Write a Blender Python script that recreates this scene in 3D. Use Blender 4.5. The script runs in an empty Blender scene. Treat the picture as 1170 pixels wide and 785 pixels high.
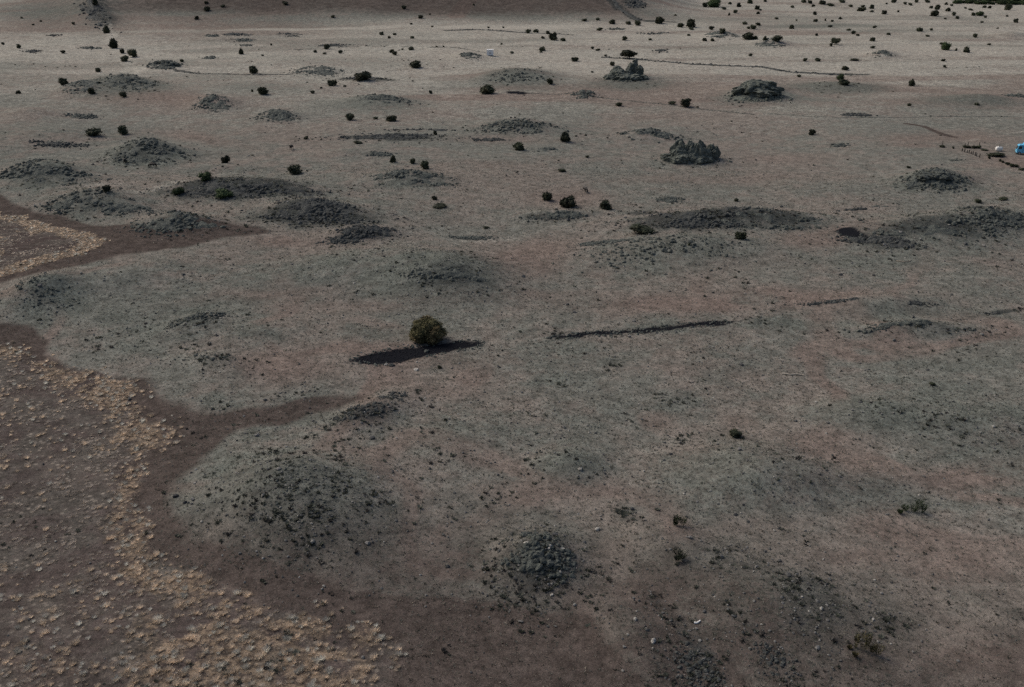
import bpy, math, random
import numpy as np
from mathutils import Vector, Matrix

random.seed(7)
RNG = np.random.default_rng(7)
SC = bpy.context.scene
COL = SC.collection
R = math.radians

# ---------------------------------------------------------------- camera facts
PW, PH, F = 1170.0, 785.0, 1150.0        # plan units used to survey the photograph
CAM_H, PITCH = 75.0, R(22.7)
CP, SP = math.cos(PITCH), math.sin(PITCH)

def ray(px, py):
    u, v = px - PW / 2, py - PH / 2
    return np.array([u, F * CP - v * SP, -F * SP - v * CP]) / F

def on_plane(px, py, z=0.0):
    d = ray(px, py)
    t = (z - CAM_H) / d[2]
    return np.array([d[0] * t, d[1] * t])

def scale_at(py):                          # plan units per metre across, at a row
    return (py + 88.6) * CP / CAM_H

# ---------------------------------------------------------------- numpy noise
def _hash(ix, iy, seed):
    h = (ix * 374761393 + iy * 668265263 + seed * 974634721) & 0x7fffffff
    h = ((h ^ (h >> 13)) * 1274126177) & 0x7fffffff
    h = ((h ^ (h >> 16)) * 2246822519) & 0x7fffffff
    return ((h ^ (h >> 15)) & 0xffff) / 65535.0

def vnoise(x, y, seed=0):
    fx, fy = np.floor(x), np.floor(y)
    ix, iy = fx.astype(np.int64), fy.astype(np.int64)
    tx, ty = x - fx, y - fy
    tx = tx * tx * (3 - 2 * tx); ty = ty * ty * (3 - 2 * ty)
    a = _hash(ix, iy, seed); b = _hash(ix + 1, iy, seed)
    c = _hash(ix, iy + 1, seed); d = _hash(ix + 1, iy + 1, seed)
    return (a + (b - a) * tx) * (1 - ty) + (c + (d - c) * tx) * ty

def fbm(x, y, seed=0, octv=3):
    s, a, n = 0.0, 1.0, 0.0
    for k in range(octv):
        s = s + a * vnoise(x + 17.3 * k, y - 9.1 * k, seed + k); n += a
        a *= 0.5; x = x * 2.03; y = y * 2.03
    return s / n - 0.5                      # about -0.5 .. 0.5

def sstep(a, b, x):
    t = np.clip((x - a) / (b - a), 0, 1)
    return t * t * (3 - 2 * t)

# ---------------------------------------------------------------- survey shapes
class Ell:
    """an ellipse on the ground surveyed from the photograph, kept in world metres"""
    def __init__(s, cx, cy, rx, ry, ang=0, z=0.0):
        s.c = on_plane(cx, cy, z)
        ex = (on_plane(cx + 1, cy, z) - on_plane(cx - 1, cy, z)) / 2
        dy = min(ry, 0.45 * (cy + 88))
        ey = (on_plane(cx, cy + dy, z) - on_plane(cx, cy - dy, z)) / (2 * dy)
        s.Ji = np.linalg.inv(np.array([ex, ey]).T)
        a = R(ang); s.ca, s.sa = math.cos(a), math.sin(a)
        s.rx, s.ry = rx, ry
        s.rad = 3.2 * max(rx * np.linalg.norm(ex), ry * np.linalg.norm(ey))
    def r2(s, x, y):
        dx, dy = x - s.c[0], y - s.c[1]
        u = s.Ji[0, 0] * dx + s.Ji[0, 1] * dy
        v = s.Ji[1, 0] * dx + s.Ji[1, 1] * dy
        a = (u * s.ca + v * s.sa) / s.rx; b = (-u * s.sa + v * s.ca) / s.ry
        return a * a + b * b
    def near(s, x, y):
        return (np.abs(x - s.c[0]) < s.rad) & (np.abs(y - s.c[1]) < s.rad)

def poly_sd(pts, x, y):
    """signed distance in metres to a ground polygon, inside positive"""
    P = np.array([on_plane(*p) for p in pts])
    d = np.full(x.shape, 1e9); ins = np.zeros(x.shape, bool)
    for i in range(len(P)):
        a, b = P[i], P[(i + 1) % len(P)]
        e = b - a
        t = np.clip(((x - a[0]) * e[0] + (y - a[1]) * e[1]) / (e @ e), 0, 1)
        d = np.minimum(d, np.hypot(x - a[0] - t * e[0], y - a[1] - t * e[1]))
        c = ((a[1] > y) != (b[1] > y))
        xi = a[0] + (y - a[1]) * e[0] / (e[1] if abs(e[1]) > 1e-9 else 1e-9)
        ins ^= c & (x < xi)
    return np.where(ins, d, -d)

def line_d(pts, x, y):
    P = np.array([on_plane(*p) for p in pts])
    d = np.full(x.shape, 1e9)
    for a, b in zip(P[:-1], P[1:]):
        e = b - a
        t = np.clip(((x - a[0]) * e[0] + (y - a[1]) * e[1]) / (e @ e), 0, 1)
        d = np.minimum(d, np.hypot(x - a[0] - t * e[0], y - a[1] - t * e[1]))
    return d

# cx, cy, rx, ry, tilt, height in metres
MOUNDS = [
 (335,560,125,70,0,4.5),(612,632,50,34,0,2.6),(505,308,85,26,0,4.0),(420,300,120,22,-6,2.0),
 (170,168,48,11,0,4.5),(52,196,55,12,0,4.0),(275,215,95,10,0,2.5),(115,230,60,11,0,3.0),
 (205,255,58,11,0,3.0),(355,240,75,11,0,2.6),(412,265,45,7,-6,1.8),(835,249,115,10,0,3.2),
 (640,242,60,5,0,1.2),(1070,262,105,17,0,2.6),(1130,250,60,12,0,2.3),(770,283,110,16,0,2.0),
 (225,366,45,12,-12,1.6),(45,332,48,16,-15,2.4),(250,410,45,12,6,1.2),(425,465,58,20,-20,1.8),
 (1045,371,80,9,2,1.8),(1068,202,42,9,0,3.2),(866,104,32,8,0,4.2),(718,88,42,7,0,1.4),
 (790,178,50,8,0,1.4),(590,84,48,9,0,4.0),(592,142,52,7,0,2.8),(740,152,36,5,0,2.0),
 (465,203,55,8,0,2.4),(140,90,38,9,0,4.5),(92,98,26,8,0,3.0),(243,116,28,6,0,2.8),
 (187,73,22,5,0,2.0),(415,92,40,4,0,1.5),(362,80,36,5,0,2.4),(428,114,45,6,0,2.4),(318,131,30,5,0,2.4),
 (105,14,30,10,0,6.0),(50,155,80,10,-6,1.5),(960,97,45,6,0,2.4),(880,49,26,4,0,3.0),(534,64,20,4,0,2.2),
 (825,40,26,4,0,3.0),(1008,62,18,4,0,2.6),(1155,40,25,4,0,3.0),(665,107,20,3,0,1.8),
 (1000,465,90,22,2,1.6),(1120,480,90,24,3,1.4),(650,525,45,22,0,1.4),(840,530,90,40,0,2.0),
 (890,540,70,34,0,1.0),(960,545,110,22,-4,1.0),(290,375,60,16,-4,1.0),(120,320,90,14,-8,1.2),(1010,345,70,10,0,1.2),
 (760,620,70,30,20,1.2),(880,690,120,60,15,1.6),(725,730,60,34,35,1.2),(500,500,120,40,-10,0.8),
 (35,128,30,6,0,2),(255,190,60,7,0,1.0),(1115,112,50,6,0,2.0),(400,175,40,5,0,1.0),
]
MND = [(Ell(cx, cy, rx, ry, an, h * 0.5), h * (1.3 if 110 < cy < 345 else 1.1)) for cx, cy, rx, ry, an, h in MOUNDS]
# sunken black scarps: lens shaped beds of basalt gravel
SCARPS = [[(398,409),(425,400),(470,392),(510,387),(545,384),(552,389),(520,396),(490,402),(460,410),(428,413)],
          [(628,381.5),(690,374.5),(705,375),(760,369),(815,364.5),(846,364.5),(835,366.5),(790,371.5),(725,378),(680,380),(640,384.5)],
          [(577,104),(590,104),(608,107),(596,108.5),(580,107)],
          [(952,271),(966,268),(985,274),(1000,281),(980,281),(962,276)]]

def height(x, y):
    x = np.asarray(x, float); y = np.asarray(y, float)
    z = 1.6 * fbm(x / 120, y / 120, 3, 2) + 0.8 * fbm(x / 26, y / 26, 5, 3) + 3.2 * fbm(x / 75, y / 60, 6, 2)
    rough = np.zeros(x.shape)
    for e, h in MND:
        m = e.near(x, y)
        if not m.any(): continue
        q = e.r2(x[m], y[m])
        b = np.exp(-1.3 * q) * np.clip(1.15 - 0.0 * q, 0, 1)
        z[m] += h * b; rough[m] += np.minimum(h, 4) * 0.25 * b
    z += rough * (0.9 * fbm(x / 5.0, y / 5.0, 11, 3) + 0.5 * fbm(x / 14.0, y / 14.0, 12, 2))
    z += 0.10 * fbm(x / 2.2, y / 2.2, 14, 2)
    # gully slope that rises at the back of the plain
    hx = sstep(-560, -250, x) * sstep(170, 40, x - 0.10 * (y - 820))
    hill = hx * sstep(815, 1250, y + 30 * fbm(x / 160, y / 160, 21, 2))
    z += 95 * hill + hill * 6 * fbm(x / 60, y / 60, 22, 3)
    z += 30 * sstep(-380, -620, x) * sstep(840, 1300, y)
    z += 70 * sstep(1500, 4200, y) * (0.6 + fbm(x / 900, y / 900, 23, 3))
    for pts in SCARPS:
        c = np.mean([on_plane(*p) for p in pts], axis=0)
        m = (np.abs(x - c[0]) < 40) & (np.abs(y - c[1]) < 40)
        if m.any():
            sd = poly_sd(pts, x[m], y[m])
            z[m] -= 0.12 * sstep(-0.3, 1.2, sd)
    return z

_T = 70 * (4200 / 70) ** (np.linspace(0, 1, 1600))
def at(px, py):
    """where the line of sight through a surveyed point meets the ground: x, y, z"""
    d = ray(px, py)
    dn = d / np.linalg.norm(d)
    base = (-CAM_H) / dn[2] if dn[2] < -1e-4 else 3000
    t = base * np.linspace(0.72, 1.06, 260)
    if py < 60: t = base * np.linspace(0.6, 1.25, 500)
    X, Y, Z = dn[0] * t, dn[1] * t, CAM_H + dn[2] * t
    H = height(X, Y)
    k = np.nonzero(Z < H)[0]
    if len(k) == 0 or k[0] == 0:
        i = len(t) - 1 if len(k) == 0 else 0
        return Vector((X[i], Y[i], H[i]))
    i = k[0]; a = (Z[i - 1] - H[i - 1]) / max(1e-9, (Z[i - 1] - H[i - 1]) + (H[i] - Z[i]))
    x = X[i - 1] + a * (X[i] - X[i - 1]); y = Y[i - 1] + a * (Y[i] - Y[i - 1])
    return Vector((x, y, float(height(np.array([x]), np.array([y]))[0])))

def px_scale(p):                            # plan units per metre at a world point
    depth = p.y * CP + (CAM_H - p.z) * SP
    return F / depth

# ---------------------------------------------------------------- soil layers
RED = [(230,31,150,4,0,1),(60,28,110,4,0,.9),(600,300,70,28,-22,1),(520,335,150,10,-3,1),(300,338,120,8,-4,.8),(960,266,70,12,-8,1),(1010,262,60,8,-4,.8),
 (820,345,240,12,-1,1),(330,420,70,26,0,.9),(500,448,80,16,0,.6),(640,556,90,18,-6,.8),(560,590,110,16,-22,.9),
 (480,640,70,16,-10,.6),(1100,545,120,20,-6,1),(1090,640,110,36,0,.8),(1120,750,100,26,0,.7),(690,500,60,20,0,.5),
 (650,226,60,14,0,.7),(190,112,90,10,4,.8),(60,34,120,4,0,1),(250,44,110,6,0,.6),(560,188,90,8,0,.5),(800,205,200,9,0,.6),
 (900,182,90,8,0,.6),(760,132,100,7,0,.5),(840,90,60,5,0,.6),(1010,95,60,5,0,.4),(1080,158,90,9,0,.7),(1130,172,60,10,0,.6),
 (560,160,90,6,0,.6),(330,160,70,6,0,.5),(870,300,120,12,0,.5),(780,420,150,10,0,.5),(1080,410,110,12,0,.5),(960,505,90,12,0,.5),
 (700,20,60,5,0,.3),(840,17,50,4,0,.8),(230,160,80,8,8,.7),(100,100,60,6,0,.5),(620,180,80,6,0,.4),(880,600,120,16,-8,.5),
 (300,350,80,10,0,.5),(450,395,60,18,0,.6),(820,700,50,16,30,.5),(700,450,130,14,0,.35),(200,395,60,10,10,.4),(1140,300,60,10,0,.5),
 (150,290,60,10,0,.4),(330,277,60,8,0,.8),(280,178,80,5,0,.4),(700,345,60,8,-6,.5),(1000,635,90,20,0,.7)]
SAGE = [(335,555,120,74,0,1),(250,560,60,60,0,.8),(500,306,110,30,0,1),(350,305,120,24,-8,.7),(230,355,110,22,-6,.7),(60,335,60,22,-10,.9),
 (290,380,60,14,0,.8),(430,380,60,12,0,.8),(560,490,130,44,0,.6),(520,410,70,20,10,.6),(620,400,60,20,0,.6),(650,350,80,16,0,.6),
 (760,285,120,22,0,.8),(650,525,50,26,0,.8),(830,530,110,50,0,.85),(760,460,130,26,0,.5),(1000,468,100,20,3,1),(1130,470,70,22,0,1),
 (1090,415,110,14,0,.7),(860,420,70,12,0,.7),(980,565,110,24,0,.8),(800,640,90,40,0,.8),(880,690,120,70,10,1),(740,720,70,44,30,.7),
 (960,710,110,50,0,.7),(1120,700,90,22,0,.4),(600,660,90,36,0,.8),(1060,355,110,12,0,.7),(900,370,80,9,0,.7),(820,360,70,8,0,.4),
 (1050,265,120,24,0,.7),(170,172,60,12,0,.9),(50,195,70,14,0,.9),(280,216,110,12,0,.8),(115,230,70,13,0,.8),(205,256,68,12,0,.8),
 (350,243,90,12,0,.8),(840,250,130,12,0,.7),(590,84,60,10,0,.8),(592,143,60,7,0,.8),(140,92,60,10,0,.9),(720,95,60,7,0,.9),
 (866,106,44,6,0,.9),(960,97,60,6,0,1),(900,112,80,6,0,.6),(300,98,90,8,0,.5),(430,114,60,8,0,.7),(560,120,120,8,0,.3),(1115,112,60,6,0,.8),
 (930,30,90,3,0,.7),(1000,36,70,3,0,.5),(1080,42,80,3,0,.4),(300,14,170,14,0,.5),(560,16,110,12,0,.3),(60,16,70,10,0,.6),(110,20,40,10,0,.6),(820,55,80,4,0,.4),
 (400,70,120,8,0,.4),(620,100,90,6,0,.4),(790,178,60,7,0,.7),(990,300,140,16,0,.6),(740,310,60,10,0,.6),(690,575,60,16,0,.2),(1068,204,50,8,0,.8),(470,204,60,8,0,.7)]
SPOT = [(335,540,66,36,0,.62),(335,600,60,14,0,.5),(410,560,40,20,0,.4),(250,555,20,30,0,.3),(612,636,44,30,0,.8),(512,316,44,9,0,.8),(480,295,70,14,0,.35),(165,170,38,8,0,.7),(45,196,50,9,0,.6),
 (255,215,80,9,0,1),(325,212,50,9,0,.9),(110,232,55,8,0,.5),(205,254,50,8,0,.55),(360,241,70,10,0,.95),(415,265,42,6,-8,.7),
 (790,246,72,9,0,1),(892,251,62,8,0,.85),(740,243,30,6,0,.8),(1060,256,80,10,0,.8),(1130,246,50,9,0,.85),(1010,277,50,6,6,.7),(225,362,40,8,-14,.5),(245,412,38,7,6,.5),
 (420,466,50,15,-22,.75),(1050,371,70,6,2,.6),(1150,357,25,2.5,0,1),(110,13,20,7,25,.8),(118,21,18,4,10,.7),(148,92,28,7,0,.55),
 (795,760,30,20,35,.45),(880,745,26,18,45,.35),(725,4,14,3,0,.8),(440,157,62,4,2,.8),(592,143,46,4,0,.55),(592,86,34,5,0,.35),(960,96,26,4,0,.4),
 (640,246,42,3,0,.8),(862,104,30,4,0,.6),(715,90,30,4,0,.6),(790,180,34,4,0,.6),(1068,202,36,6,0,.6),(415,89,34,3,0,1),(300,265,60,5,-3,.3)]
PALE = [(590,31,120,3.0,-1,1.3),(380,33,140,2.6,-1,1.1),(980,48,110,3,0,.6),(840,43,60,2,0,.6),(130,60,70,8,0,.6),(200,208,70,4,-14,.7),(120,212,50,4,-8,.6),
 (330,52,130,7,0,.4),(620,62,120,6,0,.35),(560,275,60,6,-6,.5),(1090,270,60,4,0,.3),(120,268,40,4,8,.3),(1000,235,120,6,0,.3),(500,260,60,6,0,.3),(350,295,100,5,-5,.4),
 (850,250,60,4,0,.25),(440,590,70,12,-20,.4),(130,620,30,10,0,.2),(680,300,60,8,0,.3),(1000,55,160,5,0,.3)]
MASKS = {k: [(Ell(a, b, c, d, e, float(at(a, b).z)), s) for a, b, c, d, e, s in L] for k, L in
         dict(red=RED, sage=SAGE, spot=SPOT, pale=PALE).items()}
MEADOW_NEAR = [(-60,388),(0,393),(30,400),(50,415),(70,417),(110,425),(158,432),(165,450),(160,465),(190,478),(205,490),(195,500),
 (178,506),(168,530),(152,560),(152,590),(166,606),(160,625),(185,645),(235,655),(265,662),(262,680),(290,690),(320,704),
 (350,708),(400,712),(452,720),(458,745),(432,770),(424,800),(424,860),(-120,860)]
MEADOW_FAR = [(-40,240),(0,245),(30,248),(70,262),(110,270),(124,279),(110,291),(75,303),(30,314),(0,322),(-40,330)]
DARKS = [[(-20,222),(20,232),(60,243),(125,260),(190,266),(300,262),(330,268),(240,284),(160,296),(80,309),(0,327),(-30,330)],
 [(-40,365),(30,372),(70,385),(60,398),(120,420),(180,428),(215,465),(300,463),(395,440),(420,452),(350,478),(270,492),(235,520),(215,565),(225,615),(270,640),
  (340,655),(430,668),(520,672),(600,690),(680,690),(710,730),(770,790),(790,860),(400,860),(440,740),(300,700),(220,660),(140,620),(120,560),(140,500),(80,430),(-40,400)]]
STRAW = [(Ell(a[0], a[1], a[2] * 1.22, a[3] * 1.25, a[4]), a[5]) for a in [(18,400,42,7,20,1),(90,421,36,8,12,1),(130,440,40,12,10,1),(150,470,24,16,0,.9),(180,487,26,10,0,1),(130,450,24,12,0,.6),
 (150,545,14,26,0,.55),(150,580,12,16,0,.7),(158,620,16,12,0,.6),(195,652,40,8,6,.9),(225,668,44,12,10,.85),(280,700,50,14,10,.75),(250,725,60,26,10,.8),
 (340,725,60,18,0,.95),(310,765,90,30,0,.9),(400,722,48,12,0,.85),(400,770,40,26,0,.7),(60,690,60,30,0,.18),(40,480,50,30,0,.15),(50,760,80,30,0,.25)]]
TRACKS = [([(1098,164),(1120,159),(1150,152),(1190,146)],1.6,'palefaint'),([(106,-4),(112,18),(120,30),(128,52),(140,62),(152,74),(165,88)],5.0,'pale'),
 ([(1040,142),(1060,145),(1080,154),(1092,158)],1.6,'dark'),([(510,36),(545,35),(600,39),(650,41)],4,'spot'),([(690,65),(740,68),(790,73),(870,76),(905,81),(990,84)],3.0,'spot'),
 ([(590,104),(640,108),(690,113),(740,119),(790,124),(860,131)],1.2,'faint'),([(870,130),(910,134),(960,137),(1060,134),(1180,132)],1.0,'faint'),
 ([(960,85),(1060,80),(1180,75)],1.2,'faint'),([(195,80),(230,84),(300,87),(345,86)],1.6,'spot'),([(678,0),(690,12),(705,20),(730,26),(770,27)],5,'spot'),
 ([(520,24),(560,10),(600,1)],9,'red'),([(-20,214),(60,213),(120,205),(180,196),(260,190)],2.0,'palefaint'),
 ([(775,690),(810,720),(850,760),(880,800)],1.3,'pale'),([(740,680),(775,712),(805,750),(830,800)],1.4,'faint'),([(810,690),(845,715),(880,750),(920,800)],1.2,'faint'),([(330,57),(420,52),(520,55),(560,62)],1.4,'spot'),([(0,182),(60,176),(130,182)],1.6,'palefaint')]

def soil(x, y):
    """soil layers at ground points, each 0 .. 1"""
    x = np.asarray(x, float); y = np.asarray(y, float)
    dist = np.hypot(x, y)
    w = np.clip(dist * 0.018, 1.2, 12)
    wx = x + w * 2.0 * fbm(x / (w * 3), y / (w * 3), 31, 3)
    wy = y + w * 2.0 * fbm(x / (w * 3), y / (w * 3), 41, 3)
    out = {}
    for k, L in MASKS.items():
        m = np.zeros(x.shape)
        for e, s in L:
            n = e.near(wx, wy)
            if n.any():
                m[n] = np.maximum(m[n], s * np.exp(-0.75 * e.r2(wx[n], wy[n])))
        out[k] = m
    dark = np.zeros(x.shape)
    for P in DARKS:
        sd = poly_sd(P, wx, wy)
        dark = np.maximum(dark, sstep(-3.5, 4.5, sd + 4 * fbm(x / 8, y / 8, 33, 3)) * np.clip(.98 + .6 * fbm(x / 16, y / 16, 34, 3), 0, 1))
    out['dark'] = dark
    jx = x + 7.0 * fbm(x / 5.0, y / 5.0, 51, 4); jy = y + 7.0 * fbm(x / 5.0, y / 5.0, 52, 4)
    sn = poly_sd(MEADOW_NEAR, jx, jy); sf = poly_sd(MEADOW_FAR, jx, jy)
    clump = .42 + 1.45 * sstep(.24, .58, .6 * vnoise(x / 5, y / 5, 57) + .4 * vnoise(x / 1.8, y / 1.8, 58))
    rim_n = np.zeros(x.shape)
    for e, st in STRAW:
        rim_n = np.maximum(rim_n, 1.15 * st * np.exp(-.6 * e.r2(x, y)))
    rim_n = np.maximum(rim_n, .45 * (1 - sstep(1.5, 5.0, sn)))
    rim_n = np.clip(rim_n * clump, 0, 1) * sstep(-3.0, 3.0, sn + 3 * fbm(x / 2.5, y / 2.5, 59, 2))
    rim_f = sstep(-0.3, 0.6, sf) * (1 - sstep(4.5, 9.0, sf + 4 * fbm(x / 9, y / 9, 56, 2)))
    out['straw'] = np.maximum(rim_n, rim_f)
    out['meadow'] = np.maximum(sstep(-0.3, 1.5, sn), sstep(-0.3, 1.5, sf))
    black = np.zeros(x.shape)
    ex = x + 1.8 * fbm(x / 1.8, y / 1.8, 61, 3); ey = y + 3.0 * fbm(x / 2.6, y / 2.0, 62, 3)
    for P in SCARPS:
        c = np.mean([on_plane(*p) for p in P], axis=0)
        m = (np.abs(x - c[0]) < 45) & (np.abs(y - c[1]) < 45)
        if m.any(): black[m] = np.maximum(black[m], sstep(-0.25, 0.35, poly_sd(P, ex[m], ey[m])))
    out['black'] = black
    # stripes of different grass on the far plain, bare reddish swales winding nearer
    band = fbm(x / 170 + .3 * fbm(x / 60, y / 60, 84, 2), y / 48, 83, 4)
    fz = sstep(170, 330, y)
    out['red'] = np.maximum(out['red'], fz * .75 * sstep(.06, .24, band))
    out['sage'] = np.maximum(out['sage'], fz * .42 * sstep(.05, .22, -band))
    sw = np.abs(fbm(x / 38, y / 38, 85, 3)) + .02 * sstep(110, 90, np.hypot(x, y))
    out['red'] = np.maximum(out['red'], (1 - fz) * .75 * (1 - sstep(.015, .075, sw)))
    out['sage'] = np.maximum(out['sage'], (1 - fz) * .6 * sstep(.10, .22, sw))
    pt = fbm(x / (7 + np.hypot(x, y) / 60), y / (7 + np.hypot(x, y) / 40), 86, 4)
    out['spot'] = np.maximum(out['spot'], .55 * (1 - .75 * fz) * sstep(.15, .30, pt) * (1 - np.clip(out['red'] * 1.2, 0, 1)) * (1 - out['dark']))
    out['dark'] = np.maximum(out['dark'], .60 * sstep(165, 92, np.hypot(x, y) + 26 * fbm(x / 22, y / 22, 87, 3)))
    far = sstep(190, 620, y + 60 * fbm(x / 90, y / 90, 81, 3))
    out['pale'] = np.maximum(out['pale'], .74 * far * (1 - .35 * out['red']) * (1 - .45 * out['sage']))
    hill = sstep(-560, -250, x) * sstep(170, 60, x - 0.10 * (y - 820)) * sstep(835, 900, y + 20 * fbm(x / 50, y / 50, 82, 2))
    out['dark'] = np.maximum(out['dark'], .60 * hill); out['pale'] = out['pale'] * (1 - .8 * hill)
    for pts, wd, k in TRACKS:
        d = line_d(pts, wx * 0.35 + x * 0.65, wy * 0.35 + y * 0.65)
        v = (1 - sstep(wd * 0.4, wd * 1.5, d)) * (0.55 + 0.9 * vnoise(x / 9, y / 9, 71))
        kk = .5 if 'faint' in k else .9; k = {'faint': 'spot', 'palefaint': 'pale'}.get(k, k)
        out[k] = np.maximum(out[k], np.clip(v, 0, 1) * kk)
    return out

# ---------------------------------------------------------------- mesh helpers
def mesh_np(name, V, Fc, mat=None, smooth=False, attrs=None):
    me = bpy.data.meshes.new(name)
    V = np.ascontiguousarray(V, np.float32); Fc = np.ascontiguousarray(Fc, np.int32)
    n, k = Fc.shape
    me.vertices.add(len(V)); me.vertices.foreach_set('co', V.ravel())
    me.loops.add(n * k); me.loops.foreach_set('vertex_index', Fc.ravel())
    me.polygons.add(n)
    me.polygons.foreach_set('loop_start', np.arange(0, n * k, k, dtype=np.int32))
    me.polygons.foreach_set('use_smooth', np.full(n, smooth, bool))
    me.update(calc_edges=True)
    for an, (typ, data) in (attrs or {}).items():
        a = me.attributes.new(an, typ, 'POINT')
        a.data.foreach_set('color' if typ == 'FLOAT_COLOR' else 'value', np.ascontiguousarray(data, np.float32).ravel())
    if mat: me.materials.append(mat)
    return me

def link(name, data, parent=None, loc=None):
    o = bpy.data.objects.new(name, data); COL.objects.link(o)
    if parent: o.parent = parent
    if loc is not None: o.location = loc
    return o

def tag(o, label=None, cat=None, group=None, kind=None):
    if label: o['label'] = label
    if cat: o['category'] = cat
    if group: o['group'] = group
    if kind: o['kind'] = kind
    return o

def join_np(parts):
    """list of (verts, faces) -> one (verts, faces)"""
    off, VV, FF = 0, [], []
    for v, f in parts:
        VV.append(v); FF.append(np.asarray(f) + off); off += len(v)
    return np.vstack(VV), np.vstack(FF)

def ico(sub=1):
    t = (1 + 5 ** .5) / 2
    V = [(-1,t,0),(1,t,0),(-1,-t,0),(1,-t,0),(0,-1,t),(0,1,t),(0,-1,-t),(0,1,-t),(t,0,-1),(t,0,1),(-t,0,-1),(-t,0,1)]
    Fc = [(0,11,5),(0,5,1),(0,1,7),(0,7,10),(0,10,11),(1,5,9),(5,11,4),(11,10,2),(10,7,6),(7,1,8),(3,9,4),(3,4,2),(3,2,6),(3,6,8),(3,8,9),(4,9,5),(2,4,11),(6,2,10),(8,6,7),(9,8,1)]
    V = [np.array(v) / np.linalg.norm(v) for v in V]
    for _ in range(sub):
        mid, nf = {}, []
        def mp(a, b):
            k = (min(a, b), max(a, b))
            if k not in mid:
                m = V[a] + V[b]; V.append(m / np.linalg.norm(m)); mid[k] = len(V) - 1
            return mid[k]
        for a, b, c in Fc:
            ab, bc, ca = mp(a, b), mp(b, c), mp(c, a)
            nf += [(a, ab, ca), (b, bc, ab), (c, ca, bc), (ab, bc, ca)]
        Fc = nf
    return np.array(V), np.array(Fc, int)

def boxm(x0, x1, y0, y1, z0, z1, bev=0.0):
    """bevelled box as quads"""
    import bmesh
    bm = bmesh.new()
    bmesh.ops.create_cube(bm, size=1)
    for v in bm.verts:
        v.co = Vector(((x0 + x1) / 2 + v.co.x * (x1 - x0), (y0 + y1) / 2 + v.co.y * (y1 - y0), (z0 + z1) / 2 + v.co.z * (z1 - z0)))
    if bev: bmesh.ops.bevel(bm, geom=bm.edges[:], offset=bev, segments=2, affect='EDGES', profile=0.6)
    return bm

def bm_obj(name, bms, mat, parent=None, smooth=False):
    import bmesh
    me = bpy.data.meshes.new(name)
    out = bmesh.new()
    for b in (bms if isinstance(bms, list) else [bms]):
        t = bpy.data.meshes.new('tmp'); b.to_mesh(t); b.free(); out.from_mesh(t); bpy.data.meshes.remove(t)
    out.to_mesh(me); out.free()
    if smooth:
        me.polygons.foreach_set('use_smooth', np.ones(len(me.polygons), bool))
    me.materials.append(mat)
    return link(name, me, parent)

# ---------------------------------------------------------------- materials
def new_mat(name):
    m = bpy.data.materials.new(name); m.use_nodes = True
    nt = m.node_tree
    return m, nt, nt.nodes['Principled BSDF']

class NB:
    """small node-building helper"""
    def __init__(s, nt): s.nt = nt; s.co = nt.nodes.new('ShaderNodeTexCoord').outputs['Object']
    def n(s, t, **kw):
        x = s.nt.nodes.new(t)
        for k, v in kw.items(): setattr(x, k, v)
        return x
    def put(s, sock, v):
        if isinstance(v, bpy.types.NodeSocket): s.nt.links.new(v, sock)
        elif isinstance(v, (tuple, list)): sock.default_value = (*v, 1) if len(v) == 3 and sock.type == 'RGBA' else v
        else: sock.default_value = v
    def noise(s, scale, detail=4, rough=0.6, off=0.0, co=None):
        x = s.n('ShaderNodeTexNoise', noise_dimensions='3D')
        m = s.n('ShaderNodeMapping'); s.put(m.inputs['Vector'], co or s.co)
        m.inputs['Location'].default_value = (off * 13.1, off * 7.7, off * 3.3)
        s.put(x.inputs['Vector'], m.outputs[0])
        x.inputs['Scale'].default_value = scale; x.inputs['Detail'].default_value = detail; x.inputs['Roughness'].default_value = rough
        return x.outputs['Fac']
    def voro(s, scale, feature='F1', off=0.0):
        x = s.n('ShaderNodeTexVoronoi', feature=feature)
        m = s.n('ShaderNodeMapping'); s.put(m.inputs['Vector'], s.co); m.inputs['Location'].default_value = (off, off * 2, 0)
        s.put(x.inputs['Vector'], m.outputs[0]); x.inputs['Scale'].default_value = scale
        return x
    def math(s, op, a, b=None, c=None, clamp=False):
        x = s.n('ShaderNodeMath', operation=op, use_clamp=clamp)
        s.put(x.inputs[0], a)
        if b is not None: s.put(x.inputs[1], b)
        if c is not None: s.put(x.inputs[2], c)
        return x.outputs[0]
    def ramp(s, f, lo, hi, a=0.0, b=1.0):
        x = s.n('ShaderNodeMapRange', interpolation_type='SMOOTHSTEP')
        s.put(x.inputs[0], f); x.inputs[1].default_value = lo; x.inputs[2].default_value = hi
        x.inputs[3].default_value = a; x.inputs[4].default_value = b
        return x.outputs[0]
    def mix(s, f, a, b, mode='MIX'):
        x = s.n('ShaderNodeMix', data_type='RGBA', blend_type=mode)
        s.put(x.inputs[0], f); s.put(x.inputs[6], a); s.put(x.inputs[7], b)
        return x.outputs[2]
    def attr(s, name):
        return s.n('ShaderNodeAttribute', attribute_name=name)

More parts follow.
